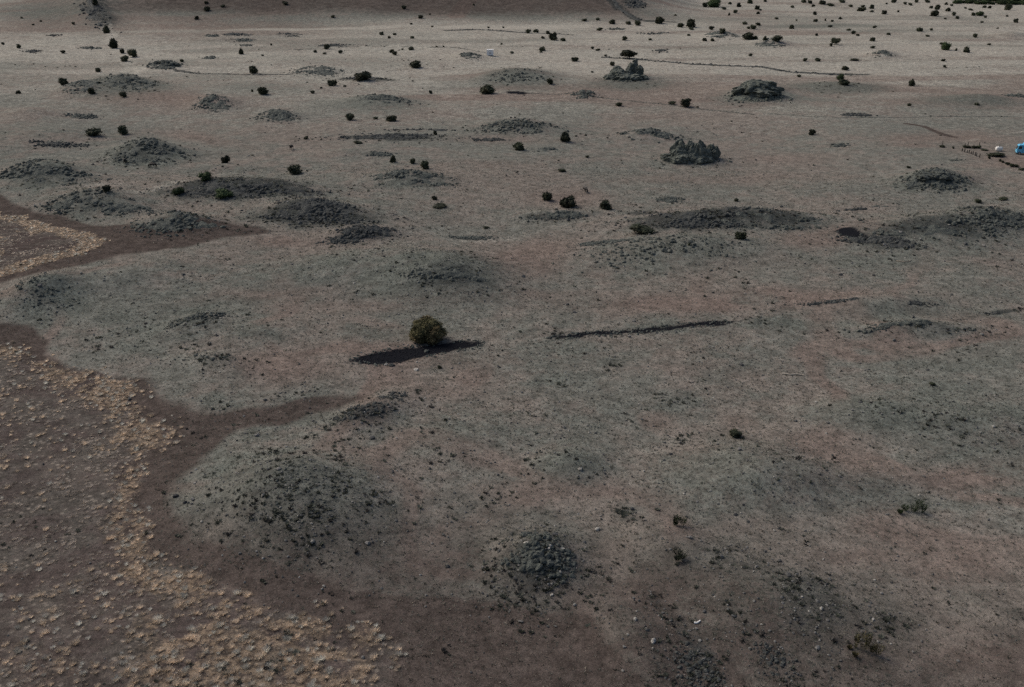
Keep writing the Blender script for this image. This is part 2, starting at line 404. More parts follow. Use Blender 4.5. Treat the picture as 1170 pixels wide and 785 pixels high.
def ground_mat():
    m, nt, bs = new_mat('ground_soil'); b = NB(nt)
    sa, sb = b.attr('soil_a'), b.attr('soil_b')
    def rgb(a):
        x = b.n('ShaderNodeSeparateColor'); b.put(x.inputs[0], a.outputs['Color']); return x.outputs
    ra, rb = rgb(sa), rgb(sb)
    red, sage, spot, pale = ra[0], ra[1], ra[2], sa.outputs['Alpha']
    dark, straw, meadow, black = rb[0], rb[1], rb[2], sb.outputs['Alpha']
    big, mid, fine, grit = b.noise(0.018, 3, .55), b.noise(0.16, 5, .65, 1), b.noise(1.3, 4, .7, 2), b.noise(6.5, 3, .7, 3)
    edge = b.math('MULTIPLY_ADD', mid, 0.75, -0.375)
    edge2 = b.math('MULTIPLY_ADD', fine, 0.9, -0.45)
    def lay(mask, lo, hi, k=1.0):
        v = b.math('ADD', mask, b.math('MULTIPLY', b.math('ADD', edge, edge2), k))
        return b.ramp(v, lo, hi)
    c = b.mix(b.ramp(b.math('ADD', big, edge), .36, .64), (0.182, 0.161, 0.142), (0.154, 0.156, 0.139))
    c = b.mix(b.math('MULTIPLY', b.ramp(mid, .48, .70), .45), c, (0.128, 0.128, 0.113))
    c = b.mix(b.math('MULTIPLY', lay(red, .22, .90), .88), c, (0.170, 0.134, 0.117))
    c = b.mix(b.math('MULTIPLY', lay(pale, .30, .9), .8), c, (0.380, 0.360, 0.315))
    c = b.mix(b.math('MULTIPLY', lay(sage, .22, .90), .80), c, (0.116, 0.127, 0.113))
    c = b.mix(b.math('MULTIPLY', lay(dark, .28, .72, .6), .97), c, (0.074, 0.060, 0.054))
    md = b.math('MULTIPLY', b.ramp(meadow, .3, .8), .9)
    mcol = b.mix(b.ramp(mid, .40, .62), (0.074, 0.059, 0.055), (0.094, 0.083, 0.074))
    c = b.mix(md, c, mcol)
    st = lay(straw, .35, .95, .8)
    c = b.mix(b.math('MULTIPLY', st, .42), c, b.mix(b.ramp(fine, .4, .6), (0.12, 0.095, 0.075), (0.345, 0.26, 0.176)))
    c = b.mix(b.math('MULTIPLY', lay(spot, .36, .80, 1.1), .86), c, (0.044, 0.048, 0.047))
    # short plants: dark tufts and pale stems a hand wide
    v1 = b.voro(1.15, off=3); v2 = b.voro(2.6, off=9)
    tuft = b.math('MULTIPLY', b.ramp(v1.outputs['Distance'], .42, .10), b.ramp(grit, .40, .60))
    tuft = b.math('MULTIPLY', tuft, b.math('MULTIPLY_ADD', sage, .75, .35))
    c = b.mix(b.math('MULTIPLY', tuft, .65), c, (0.060, 0.066, 0.056))
    stem = b.math('MULTIPLY', b.ramp(v2.outputs['Distance'], .28, .08), b.ramp(fine, .56, .40))
    c = b.mix(b.math('MULTIPLY', stem, .32), c, (0.36, 0.33, 0.28))
    pm = b.math('MULTIPLY', b.math('MULTIPLY', b.ramp(b.voro(0.9, off=21).outputs['Distance'], .36, .14), b.ramp(mid, .44, .62)), meadow)
    c = b.mix(b.math('MULTIPLY', pm, .75), c, (0.27, 0.235, 0.200))
    str1 = b.noise(.42, 5, .7, 7)
    blot = b.ramp(str1, .30, .70, .72, 1.26)
    val = b.math('MULTIPLY', b.ramp(grit, .25, .75, .62, 1.38), b.ramp(fine, .25, .75, .72, 1.28))
    val = b.math('MULTIPLY', val, blot)
    vv = b.n('ShaderNodeCombineColor'); [b.put(vv.inputs[i], val) for i in range(3)]
    c = b.mix(1.0, c, vv.outputs[0], 'MULTIPLY')
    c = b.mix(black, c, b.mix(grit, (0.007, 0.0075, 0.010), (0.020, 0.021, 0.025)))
    b.put(bs.inputs['Base Color'], c)
    bs.inputs['Roughness'].default_value = 1.0; bs.inputs['Specular IOR Level'].default_value = 0.0
    hgt = b.math('ADD', b.math('MULTIPLY', fine, .32), b.math('MULTIPLY', grit, .12))
    hgt = b.math('ADD', hgt, b.math('MULTIPLY', tuft, .2))
    bp = b.n('ShaderNodeBump'); bp.inputs['Strength'].default_value = .7; bp.inputs['Distance'].default_value = .5
    b.put(bp.inputs['Height'], hgt); b.put(bs.inputs['Normal'], bp.outputs[0])
    return m

def rock_mat(name, lo, hi, lichen, amt=.5):
    m, nt, bs = new_mat(name); b = NB(nt)
    tone = b.attr('tone').outputs['Fac']
    n1, n2 = b.noise(.8, 5, .65), b.noise(4.5, 4, .7, 2)
    c = b.mix(b.math('ADD', b.math('MULTIPLY', tone, .6), b.math('MULTIPLY', n1, .4)), lo, hi)
    c = b.mix(b.math('MULTIPLY', b.ramp(n2, .46, .68), amt), c, lichen)
    b.put(bs.inputs['Base Color'], c); bs.inputs['Roughness'].default_value = .93; bs.inputs['Specular IOR Level'].default_value = .15
    bp = b.n('ShaderNodeBump'); bp.inputs['Strength'].default_value = .8; bp.inputs['Distance'].default_value = .25
    b.put(bp.inputs['Height'], b.math('ADD', n1, n2)); b.put(bs.inputs['Normal'], bp.outputs[0])
    return m

def leaf_mat(name, lo, hi, third=None, amt=.3):
    m, nt, bs = new_mat(name); b = NB(nt)
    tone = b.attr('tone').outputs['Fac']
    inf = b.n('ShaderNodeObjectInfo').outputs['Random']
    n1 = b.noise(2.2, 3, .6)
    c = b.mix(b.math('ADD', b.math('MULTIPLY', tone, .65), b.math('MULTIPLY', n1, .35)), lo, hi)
    if third: c = b.mix(b.math('MULTIPLY', b.ramp(b.noise(1.1, 3, .6, 4), .45, .65), amt), c, third)
    vv = b.n('ShaderNodeCombineColor'); f = b.math('MULTIPLY_ADD', inf, .9, .65)
    [b.put(vv.inputs[i], f) for i in range(3)]
    c = b.mix(1.0, c, vv.outputs[0], 'MULTIPLY')
    b.put(bs.inputs['Base Color'], c); bs.inputs['Roughness'].default_value = .8; bs.inputs['Specular IOR Level'].default_value = .15
    return m

def tint_mat(name, rough=.9, thin=False):
    """colour of each small plant or stone, held per plant, broken up by noise"""
    m, nt, bs = new_mat(name); b = NB(nt)
    c = b.mix(1.0, b.attr('tint').outputs['Color'], b.mix(b.noise(3, 3, .6), (.7, .7, .7), (1.3, 1.3, 1.3)), 'MULTIPLY')
    b.put(bs.inputs['Base Color'], c); bs.inputs['Roughness'].default_value = rough; bs.inputs['Specular IOR Level'].default_value = .1
    if thin:                                   # light passes through dry blades
        tr = b.n('ShaderNodeBsdfTranslucent'); b.put(tr.inputs['Color'], c)
        mx = b.n('ShaderNodeMixShader'); mx.inputs[0].default_value = .5
        nt.links.new(bs.outputs[0], mx.inputs[1]); nt.links.new(tr.outputs[0], mx.inputs[2])
        nt.links.new(mx.outputs[0], nt.nodes['Material Output'].inputs['Surface'])
    return m

def plain_mat(name, col, rough=.6, dirt=.25, metal=0.0, spec=.4):
    m, nt, bs = new_mat(name); b = NB(nt)
    c = b.mix(b.math('MULTIPLY', b.ramp(b.noise(2.5, 5, .65), .42, .72), dirt), col, (0.20, 0.17, 0.14))
    b.put(bs.inputs['Base Color'], c)
    b.put(bs.inputs['Roughness'], b.ramp(b.noise(6, 3, .6, 2), .3, .7, rough - .08, rough + .12))
    bs.inputs['Metallic'].default_value = metal; bs.inputs['Specular IOR Level'].default_value = spec
    return m

M = dict(
 ground=ground_mat(),
 greenrock=rock_mat('lichen_rock', (.060, .068, .062), (.150, .160, .140), (.19, .215, .175), .6),
 basalt=rock_mat('dark_basalt', (.042, .047, .044), (.112, .120, .110), (.165, .185, .158), .55),
 scoria=rock_mat('dark_scoria', (.032, .034, .035), (.085, .089, .086), (.125, .137, .124), .45),
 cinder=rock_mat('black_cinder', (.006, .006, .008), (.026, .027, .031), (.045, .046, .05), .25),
 palerock=rock_mat('pale_stone', (.33, .31, .28), (.50, .47, .43), (.25, .25, .22), .3),
 leaf=leaf_mat('dark_foliage', (.016, .021, .013), (.050, .058, .036), (.060, .052, .032), .5),
 green=leaf_mat('green_foliage', (.016, .030, .012), (.052, .070, .032)),
 olive=leaf_mat('olive_foliage', (.038, .036, .018), (.095, .088, .042), (.115, .078, .044), .5),
 bark=plain_mat('bark', (.06, .05, .042), .9, .4),
 tuft=tint_mat('small_plants', .9, True), stone=tint_mat('loose_stone'),
)

# ---------------------------------------------------------------- the ground
def build_ground():
    NC = 900
    ang = np.tan(R(48)) * np.linspace(-1, 1, NC)
    rows = np.linspace(890, -62, 1150)
    dep = PITCH + np.arctan((rows - PH / 2) / F)
    d = CAM_H / np.tan(dep)
    d = np.concatenate([np.linspace(18, d[0] - 1.2, 24), d, d[-1] * np.geomspace(1.02, 9000 / d[-1], 60)])
    D, A = np.meshgrid(d, ang, indexing='ij')
    X, Y = D * A, D
    x, y = X.ravel(), Y.ravel()
    z = height(x, y)
    s = soil(x, y)
    V = np.stack([x, y, z], 1)
    nr = len(d)
    i = np.arange(nr - 1)[:, None] * NC + np.arange(NC - 1)[None]
    i = i.ravel()
    Fc = np.stack([i, i + 1, i + 1 + NC, i + NC], 1)
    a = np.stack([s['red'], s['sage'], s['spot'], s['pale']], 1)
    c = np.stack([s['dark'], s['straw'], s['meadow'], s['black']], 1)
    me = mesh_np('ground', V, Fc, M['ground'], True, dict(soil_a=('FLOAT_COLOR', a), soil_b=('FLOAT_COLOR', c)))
    tag(link('ground', me), kind='structure')
build_ground()

# ---------------------------------------------------------------- scatter helpers
def rock_templates(n, sub, seed, jag=.28):
    g = np.random.default_rng(seed); V0, F0 = ico(sub); out = []
    for _ in range(n):
        V = V0.copy()
        for _k in range(7):                    # chop with planes: angular blocks
            nrm = g.normal(size=3); nrm /= np.linalg.norm(nrm); o = g.uniform(.45, .9)
            dd = V @ nrm - o
            V = V - np.outer(np.maximum(dd, 0), nrm)
        V *= 1 + jag * .5 * (g.random(len(V))[:, None] - .5)
        out.append(V)
    return out, F0
RT, RF = rock_templates(10, 1, 3)
RT2, RF2 = rock_templates(8, 2, 4)

def place_many(T, Fc, pos, scl, rz, tilt=None, pick=None, rng=RNG):
    """copies of template meshes -> stacked verts, faces, index of copy per vertex"""
    n, k = len(pos), len(T[0])
    T = np.stack(T)
    pick = rng.integers(0, len(T), n) if pick is None else pick
    P = T[pick] * scl[:, None, :]
    if tilt is not None:
        c, s = np.cos(tilt)[:, None], np.sin(tilt)[:, None]
        yy, zz = P[:, :, 1].copy(), P[:, :, 2].copy()
        P[:, :, 1] = c * yy - s * zz; P[:, :, 2] = s * yy + c * zz
    c, s = np.cos(rz)[:, None], np.sin(rz)[:, None]
    x, y = P[:, :, 0].copy(), P[:, :, 1].copy()
    P[:, :, 0] = c * x - s * y; P[:, :, 1] = s * x + c * y
    P += pos[:, None, :]
    Fx = (Fc[None] + (np.arange(n) * k)[:, None, None]).reshape(-1, Fc.shape[1])
    return P.reshape(-1, 3), Fx, np.repeat(np.arange(n), k)

def tuft_templates(n, blades, seed, spread=.5, width=.07, hgt=1.0):
    g = np.random.default_rng(seed); out = []
    for _ in range(n):
        V = []
        for _b in range(blades):
            a = g.uniform(0, 2 * math.pi); r0 = g.uniform(0, .32); r1 = r0 + g.uniform(.15, spread)
            b = a + g.normal(0, .5); h = hgt * g.uniform(.5, 1.0); w = width * g.uniform(.7, 1.5)
            p = np.array([math.cos(a) * r0, math.sin(a) * r0, 0]); q = np.array([math.cos(b) * r1, math.sin(b) * r1, h])
            t = np.array([-math.sin(b), math.cos(b), 0]) * w
            V += [p - t, p + t, q]
        out.append(np.array(V))
    return out, np.arange(blades * 3).reshape(-1, 3)

def fan_points(n, d0, d1, half=30.0, power=1.0):
    """points spread over the ground in front of the viewpoint"""
    d = np.sqrt(RNG.uniform(d0 ** 2, d1 ** 2, n)) if power == 1 else d0 * (d1 / d0) ** RNG.random(n)
    a = R(half) * (RNG.random(n) * 2 - 1)
    return d * np.sin(a), d * np.cos(a)

def stuff(name, V, Fc, tint, mat, label, cat):
    me = mesh_np(name, V, Fc, mat, False, dict(tint=('FLOAT_COLOR', tint)))
    return tag(link(name, me), label, cat, kind='stuff')

def rgba(c, idx):
    return np.concatenate([c[idx], np.ones((len(idx), 1))], 1)

def grass():
    # 1 straw tussocks on the rim of the meadows
    x, y = fan_points(150000, 78, 320, 33)
    k = x < 6; x, y = x[k], y[k]
    s = soil(x, y)
    keep = RNG.random(len(x)) < s['straw'] * np.where(np.hypot(x, y) > 170, .95, .95) * (0.45 + 1.0 * vnoise(x / 2.2, y / 2.2, 91))
    x, y = x[keep], y[keep]; n = len(x); z = height(x, y)
    T, Fc = tuft_templates(12, 80, 5, .42, .026, .75)
    sz = .28 + .85 * RNG.random(n) ** 1.6
    V, Fx, idx = place_many(T, Fc, np.stack([x, y, z - .04], 1), np.stack([sz, sz, sz * RNG.uniform(.5, .85, n)], 1), RNG.uniform(0, 6.28, n))
    base = np.array([.70, .585, .465]); v = RNG.uniform(.55, 1.2, (n, 1))
    col = base * v * np.where(RNG.random((n, 1)) < .25, np.array([[.9, 1.05, 1.2]]), 1.0)
    stuff('straw_grass', V, Fx, rgba(col, idx), M['tuft'], 'straw coloured tussock grass edging the dark meadow', 'grass')
    # 2 sparse grey-tan tufts inside the meadow
    x, y = fan_points(200000, 78, 300, 33)
    k = x < 6; x, y = x[k], y[k]
    s = soil(x, y)
    keep = RNG.random(len(x)) < s['meadow'] * (1 - .8 * s['straw']) * .85 * sstep(.40, .78, vnoise(x / 6, y / 6, 93) * .55 + vnoise(x / 1.6, y / 1.6, 94) * .5)
    x, y = x[keep], y[keep]; n = len(x); z = height(x, y)
    T, Fc = tuft_templates(12, 60, 6, .40, .026, .55)
    sz = .22 + .75 * RNG.random(n) ** 1.9
    V, Fx, idx = place_many(T, Fc, np.stack([x, y, z - .03], 1), np.stack([sz, sz, sz * .6], 1), RNG.uniform(0, 6.28, n))
    col = np.array([.60, .53, .46]) * RNG.uniform(.45, 1.2, (n, 1))
    stuff('meadow_grass', V, Fx, rgba(col, idx), M['tuft'], 'sparse grey tan grass tufts in the dark meadow', 'grass')
    # 3 short dry grass over the whole plain
    x, y = fan_points(210000, 78, 340, 32, 2)
    s = soil(x, y)
    keep = (RNG.random(len(x)) < .85 - .6 * s['dark'] - .9 * s['meadow'] - .35 * s['red']) & (s['black'] < .3)
    x, y = x[keep], y[keep]; sg = soil(x, y)['sage'][:, None]; n = len(x); z = height(x, y)
    T, Fc = tuft_templates(8, 6, 7, .6, .13, .8)
    sz = (.08 + .24 * RNG.random(n) ** 1.8) * (1 + np.hypot(x, y) / 380)
    V, Fx, idx = place_many(T, Fc, np.stack([x, y, z - .02], 1), np.stack([sz, sz, sz * .8], 1), RNG.uniform(0, 6.28, n))
    pal = np.array([[.28, .25, .21], [.40, .36, .30], [.17, .175, .15], [.055, .060, .048], [.21, .215, .19]])
    pick = RNG.choice(5, n, p=[.26, .14, .20, .24, .16])
    col = pal[pick] * RNG.uniform(.7, 1.2, (n, 1)) * (1 - sg * np.array([[.22, .12, .10]]))
    stuff('dry_grass', V, Fx, rgba(col, idx), M['tuft'], 'short dry grass tufts over the stony plain', 'grass')
    # 4 low dark scrub on the knolls
    x, y = fan_points(260000, 78, 700, 32, 2)
    s = soil(x, y); dist = np.hypot(x, y)
    pr = np.clip(s['spot'] * 1.1 + s['sage'] * .22 * sstep(.45, .75, vnoise(x / 7, y / 7, 97)), 0, 1)
    keep = (RNG.random(len(x)) < pr * .5 * sstep(.3, .7, vnoise(x / 2.6, y / 2.6, 98) * .55 + vnoise(x / 9, y / 9, 99) * .5)) & (s['black'] < .3)
    x, y, dist = x[keep], y[keep], dist[keep]; n = len(x); z = height(x, y)
    T, Fc = tuft_templates(10, 16, 8, .75, .24, .7)
    sz = (.14 + .42 * RNG.random(n) ** 1.7) * (1 + dist / 450)
    V, Fx, idx = place_many(T, Fc, np.stack([x, y, z - .05], 1), np.stack([sz, sz, sz * RNG.uniform(.6, 1, n)], 1), RNG.uniform(0, 6.28, n))
    pal = np.array([[.060, .066, .055], [.090, .098, .082], [.15, .16, .135], [.055, .053, .052]])
    col = pal[RNG.choice(4, n, p=[.35, .3, .15, .2])] * RNG.uniform(.7, 1.2, (n, 1))
    stuff('low_scrub', V, Fx, rgba(col, idx), M['tuft'], 'low dark grey green scrub growing over the stony knolls', 'scrub')
    # 5 loose stones
    x, y = fan_points(130000, 78, 420, 32, 2)
    s = soil(x, y)
    pr = np.clip(.05 + s['sage'] * .25 + s['spot'] * .5 - s['dark'] * .1 - s['meadow'], .012, 1)
    keep = (RNG.random(len(x)) < pr * .6) & (s['black'] < .3)
    x, y = x[keep], y[keep]; n = len(x); z = height(x, y)
    sz = (.05 + .15 * RNG.random(n) ** 2) * (1 + np.hypot(x, y) / 320) * np.where(RNG.random(n) < .04, 2.0, 1)
    T0, F0 = rock_templates(8, 0, 9)
    V, Fx, idx = place_many(T0, F0, np.stack([x, y, z + sz * .15], 1), np.stack([sz, sz * RNG.uniform(.6, 1, n), sz * RNG.uniform(.5, .8, n)], 1), RNG.uniform(0, 6.28, n), RNG.normal(0, .3, n))
    pal = np.array([[.10, .10, .098], [.16, .155, .148], [.27, .26, .24], [.065, .066, .068]])
    col = pal[RNG.choice(4, n, p=[.34, .34, .12, .20])] * RNG.uniform(.75, 1.2, (n, 1))
    stuff('loose_stones', V, Fx, rgba(col, idx), M['stone'], 'loose dark stones strewn over the plain and knolls', 'stones')
grass()

# ---------------------------------------------------------------- rock outcrops, each one thing
def rocks_mesh(name, P, S, mat, big=True, tilt=.25, pillars=None):
    """P world points (n,3), S sizes (n,3) of blocks that make up one outcrop; origin at its foot"""
    T, Fc = (RT2, RF2) if big else (RT, RF)
    n = len(P)
    V, Fx, idx = place_many(T, Fc, P, S, RNG.uniform(0, 6.28, n), RNG.normal(0, tilt, n))
    tone = RNG.random(n)[idx]
    return V, Fx, tone

def outcrop(cx, cy, rx, ry, n, smin, smax, label, mat='basalt', flat=.7, ang=0, name='rock_outcrop', cat='outcrop', pillars=(), power=.6, loose=False):
    """blocks heaped inside a surveyed ellipse; pillars: (plan x, plan y of foot, width, height in plan units)"""
    a = R(ang); pts, siz = [], []; zc = float(at(cx, cy).z)
    if 125 < cy < 330 and not pillars: rx, ry, n, smax = rx * 1.16, ry * 1.12, int(n * 1.8), smax * 1.1
    n = int(n * 2.2)
    for k in range(n):
        r = random.random() ** power * (1.0 if random.random() < .7 else 1.35); th = random.uniform(0, 2 * math.pi)
        u, v = r * rx * math.cos(th), r * ry * math.sin(th)
        pts.append((cx + u * math.cos(a) - v * math.sin(a), cy + u * math.sin(a) + v * math.cos(a), r))
    W = np.array([on_plane(p[0], p[1], zc) for p in pts]); rr = np.array([p[2] for p in pts])
    gap = lambda X, Y: .6 * vnoise(X / 13, Y / 4, 311) + .4 * vnoise(X / 4.5, Y / 2.0, 312) - (0 if pillars else .35) - .22 * np.clip(1 - np.hypot(X - W[:, 0].mean(), Y - W[:, 1].mean()) * 0, 0, 0)
    kp = gap(W[:, 0], W[:, 1]) > .10 * rr + (.0 if not pillars else -1); W, rr = W[kp], rr[kp]; n = len(W)
    z = height(W[:, 0], W[:, 1])
    sz = (smin * .55 + (smax - smin * .55) * RNG.random(n) ** 3.6) * (1.15 - .45 * np.minimum(rr, 1.1))
    S = np.stack([sz, sz * RNG.uniform(.6, 1, n), sz * flat * RNG.uniform(.7, 1.2, n)], 1)
    V, Fx, tone = rocks_mesh(name, np.stack([W[:, 0], W[:, 1], z + S[:, 2] * .15], 1), S, mat, n < 300)
    parts, tones = [(V, Fx)], [tone]
    for (px, py, w, h) in pillars:
        p = at(px, py); s = px_scale(p); wm, hm = w / s, .84 * h / s / math.cos(R(14))
        V0, F0 = ico(3); V0 = V0.copy()
        seed = RNG.integers(0, 9999)
        zz = (V0[:, 2] + 1) / 2
        prof = 1.12 - .62 * zz ** 2.6
        thx = np.hypot(V0[:, 0], V0[:, 1]) ** .35
        nn = np.hypot(V0[:, 0], V0[:, 1]) + 1e-6
        rad = thx * prof * (1 + .9 * (vnoise(V0[:, 0] * 2.4 + seed, V0[:, 1] * 2.4 + zz * 2.0, 5) - .5) + .6 * (vnoise(V0[:, 0] * 6 + seed, zz * 5 + V0[:, 1] * 6, 6) - .5))
        q = np.stack([V0[:, 0] / nn * rad * wm / 2, V0[:, 1] / nn * rad * wm / 2 * .8, zz * hm - .4], 1)
        q[:, 2] += .14 * hm * zz * (vnoise(V0[:, 0] * 3 + seed, V0[:, 1] * 3, 9) - .5); q[:, 0] += zz * RNG.normal(0, .08) * wm + .12 * wm * (vnoise(zz * 5 + seed, zz * 0, 8) - .5)
        parts.append((q + np.array(p), F0)); tones.append(np.full(len(q), RNG.uniform(.3, .9)))
    if not loose:                              # the bedrock the blocks break from
        nr, na = 22, 64
        rr2, tt2 = np.meshgrid(np.linspace(0, 1.08, nr), np.linspace(0, 2 * math.pi, na, endpoint=False), indexing='ij')
        uu, vv = rr2 * rx * np.cos(tt2), rr2 * ry * np.sin(tt2)
        W2 = np.array([on_plane(cx + p * math.cos(a) - q * math.sin(a), cy + p * math.sin(a) + q * math.cos(a), zc) for p, q in zip(uu.ravel(), vv.ravel())])
        r1 = rr2.ravel(); zb = height(W2[:, 0], W2[:, 1])
        lift = smax * (.75 * vnoise(W2[:, 0] / (smax * 1.6), W2[:, 1] / (smax * 1.6), 301) + .6 * vnoise(W2[:, 0] / (smax * 4), W2[:, 1] / (smax * 4), 302) + .35 * vnoise(W2[:, 0] / (smax * .6), W2[:, 1] / (smax * .6), 304) - .56 - .55 * r1 ** 2)
        lift -= smax * 1.6 * np.clip(.16 - gap(W2[:, 0], W2[:, 1]), 0, 1) * (0 if pillars else 1)
        if cy > 400: lift -= .4 * smax
        lift[r1 > 1.0] = -.6
        Vb = np.stack([W2[:, 0], W2[:, 1], zb + lift], 1)
        i0 = (np.arange(nr - 1)[:, None] * na + np.arange(na)[None]).ravel(); i1 = (np.arange(nr - 1)[:, None] * na + (np.arange(na)[None] + 1) % na).ravel()
        Fb = np.concatenate([np.stack([i0, i0 + na, i1 + na], 1), np.stack([i0, i1 + na, i1], 1)])
        parts.append((Vb, Fb)); tones.append(vnoise(W2[:, 0] / smax, W2[:, 1] / smax, 303))
    V, Fx = join_np(parts); tone = np.concatenate(tones)
    c = on_plane(cx, cy, zc); c = np.array([c[0], c[1], float(height(np.array([c[0]]), np.array([c[1]]))[0])])
    me = mesh_np(name, V - c, Fx, M[mat], False, dict(tone=('FLOAT', tone)))
    if loose: return tag(link('rubble', me, None, Vector(c)), label, 'rubble', None, 'stuff')
    return tag(link(name, me, None, Vector(c)), label, cat, 'dark rock outcrops on the plain')

SPIKY = [(778,183,7,27),(787,182,8,27),(799,182,7,27),(763,181,14,8),(769,182,15,14),(776,183,15,20),(775,179,13,25),(783,181,14,20),(788,182,13,23),(794,181,12,22),(796,183,12,25),(801,180,9,23),(803,183,12,18),
         (808,182,10,16),(811,180,9,20),(815,182,8,14),(818,180,7,17),(789,184,16,13),(779,185,18,12),(770,184,18,8),(798,185,16,10),(808,184,14,9)]
outcrop(790,181,34,3.5,110,.3,1.3,'jagged row of upright grey green rock spires standing alone on the plain',mat='greenrock',pillars=SPIKY)
outcrop(717,89,25,3.5,90,.4,1.7,'twin peaked rock outcrop with a tall right spire below the wide flat crowned tree',
        mat='greenrock',pillars=[(704,88,14,15),(710,89,14,12),(722,87,11,19),(725,86,10,22),(729,88,10,16),(717,89,14,11),(697,90,12,7),(735,90,11,6),(712,91,18,8),(725,91,18,8)])
outcrop(866,105,31,5,420,.5,1.7,'smooth domed heap of grey rocks with a dark notch on its right shoulder',flat=.85,
        mat='greenrock',pillars=[(862,105,28,17),(871,105,26,16),(852,107,24,12),(881,107,24,11),(845,107,16,8),(866,108,30,10)])
outcrop(1068,203,38,6,240,.4,1.5,'low dark grey rock outcrop in front of the corral posts',pillars=[(1058,203,20,9),(1072,203,22,10),(1082,204,14,7)])
outcrop(612,634,46,30,420,.15,.75,'near dark rubble knoll crowned with two pale boulders','basalt')
outcrop(420,464,52,15,340,.15,.6,'slanting spread of black stones below the large olive bush','scoria',ang=-22)
outcrop(800,247,72,6,420,.25,.95,'long dark rubble ridge right of the three round bushes','scoria')
outcrop(892,252,60,6,230,.25,.9,'grey rubble ridge tapering right toward the bare pink soil')
outcrop(1065,256,75,7,400,.3,1.0,'broad jumbled rock ridge near the right edge beyond the black scarp')
outcrop(1140,246,45,6,220,.3,1.1,'rough rock hump cut by the right edge of view')
outcrop(1005,276,40,4,130,.3,.9,'black rubble spilling right from the short black scarp','scoria',ang=5)
outcrop(640,244,44,3,150,.25,.8,'thin pale and dark stone shelf under the three round bushes')
outcrop(440,156,62,3,260,.3,1.0,'long thin dark rock wall left of centre in the far middle ground','scoria')
outcrop(592,143,46,4,220,.3,1.0,'flat grey stony rise between two walls left of the middle',loose=True)
outcrop(592,86,34,4,170,.4,1.2,'rounded stony hill just below and right of the white hut',loose=True)
outcrop(740,152,32,3.5,110,.3,1.1,'small rocky ledge behind and left of the jagged spires')
outcrop(168,170,38,7,340,.3,1.1,'dark green grey stony knoll above the two black cattle')
outcrop(45,196,52,8,380,.3,1.1,'wide dark stony knoll at the left edge above the straw meadow')
outcrop(110,231,55,7,300,.25,.9,'stony knoll above the far straw meadow with one bush on its top')
outcrop(205,254,52,7,300,.25,.85,'stony knoll just right of the far straw meadow')
outcrop(360,241,62,8,380,.25,.85,'dark stone field left of centre below the dark scrub slope','scoria')
outcrop(415,265,42,5,240,.25,.8,'slanting black rubble ridge above the central grey knoll','scoria',ang=-8)
outcrop(512,316,40,8,170,.2,.7,'dark rubble hollow at the front of the grey central knoll')
outcrop(282,215,80,6,260,.25,.8,'wide dark scrubby rock ledge between the broad and the bright green bush','scoria')
outcrop(470,202,48,5,220,.25,.8,'low stony bank in front of the dark square bush')
outcrop(225,362,42,8,260,.18,.6,'green grey stony bank in the open ground left of the large olive bush',ang=-14,loose=True)
outcrop(335,555,60,40,190,.08,.32,'scattered dark stones over the big pale near knoll',loose=True)
outcrop(1050,371,70,5,260,.2,.7,'thin dark stone bank right of the long black scarp')
outcrop(1150,357,24,2,80,.25,.8,'narrow black stone ledge at the right edge of view','scoria')
outcrop(148,92,30,7,260,.4,1.3,'grey stony hill in the far left behind three dark bushes')
outcrop(90,97,20,6,130,.4,1.1,'broken rocky rise left of the far grey stony hill')
outcrop(187,72,20,4,150,.5,1.7,'clustered pale and dark boulders at the left end of the dry stone wall',pillars=[(180,73,10,5),(190,73,12,6),(198,75,10,6)])
outcrop(243,117,24,5,140,.4,1.0,'small crescent of grey rocks in the far left')
outcrop(362,80,34,4,190,.4,1.1,'grey rocks topping a low rise in the far left of centre')
outcrop(415,89,30,2.5,120,.4,1.2,'black rock band beneath a single dark tree in the far left of centre','scoria')
outcrop(440,113,30,4,170,.4,1.0,'grey rocks on a low rise left of the solitary round tree')
outcrop(318,129,22,4,120,.35,.9,'dark capped low stony rise in the left middle distance')
outcrop(108,14,24,8,200,.7,2.2,'dark craggy slope at the top left beside the pale track','scoria',ang=25)
outcrop(725,4,14,2,90,.8,2.4,'dark flat crag at the top of the view near the middle','scoria')
outcrop(665,106,16,3,90,.4,1.2,'small grey boulder pile along the far stone wall')
outcrop(880,49,18,3,80,.5,1.5,'dark stony hump below four dark bushes at the top right',)
outcrop(825,38,22,2.5,80,.5,1.3,'long low stony rise with one bush on it at the top right')
outcrop(1008,61,14,2.5,80,.5,1.4,'small dark stone heap in the far right plain')
outcrop(536,62,14,2.5,90,.5,1.5,'small dark rocks just left of the white hut')
outcrop(795,762,34,20,200,.12,.42,'grey stones beside the path at the bottom of the view','scoria',ang=38,loose=True)
outcrop(885,750,32,16,120,.12,.40,'dark stones right of the path at the bottom of the view','scoria',ang=50,loose=True)
outcrop(45,332,42,13,170,.2,.6,'green grey stones on the rise below the far straw meadow',loose=True)
outcrop(755,283,90,14,260,.2,.7,'scattered grey stones around the wide double bush',loose=True)
outcrop(765,228,15,3,60,.25,.7,'tiny isolated stone heap above the long dark rubble ridge')
outcrop(245,411,40,7,130,.18,.5,'thin scatter of dark stones left of the path above the near knoll',ang=6,loose=True)
outcrop(1090,183,10,1.2,26,.2,.5,'tiny dark stone scatter by the corral posts',loose=True)

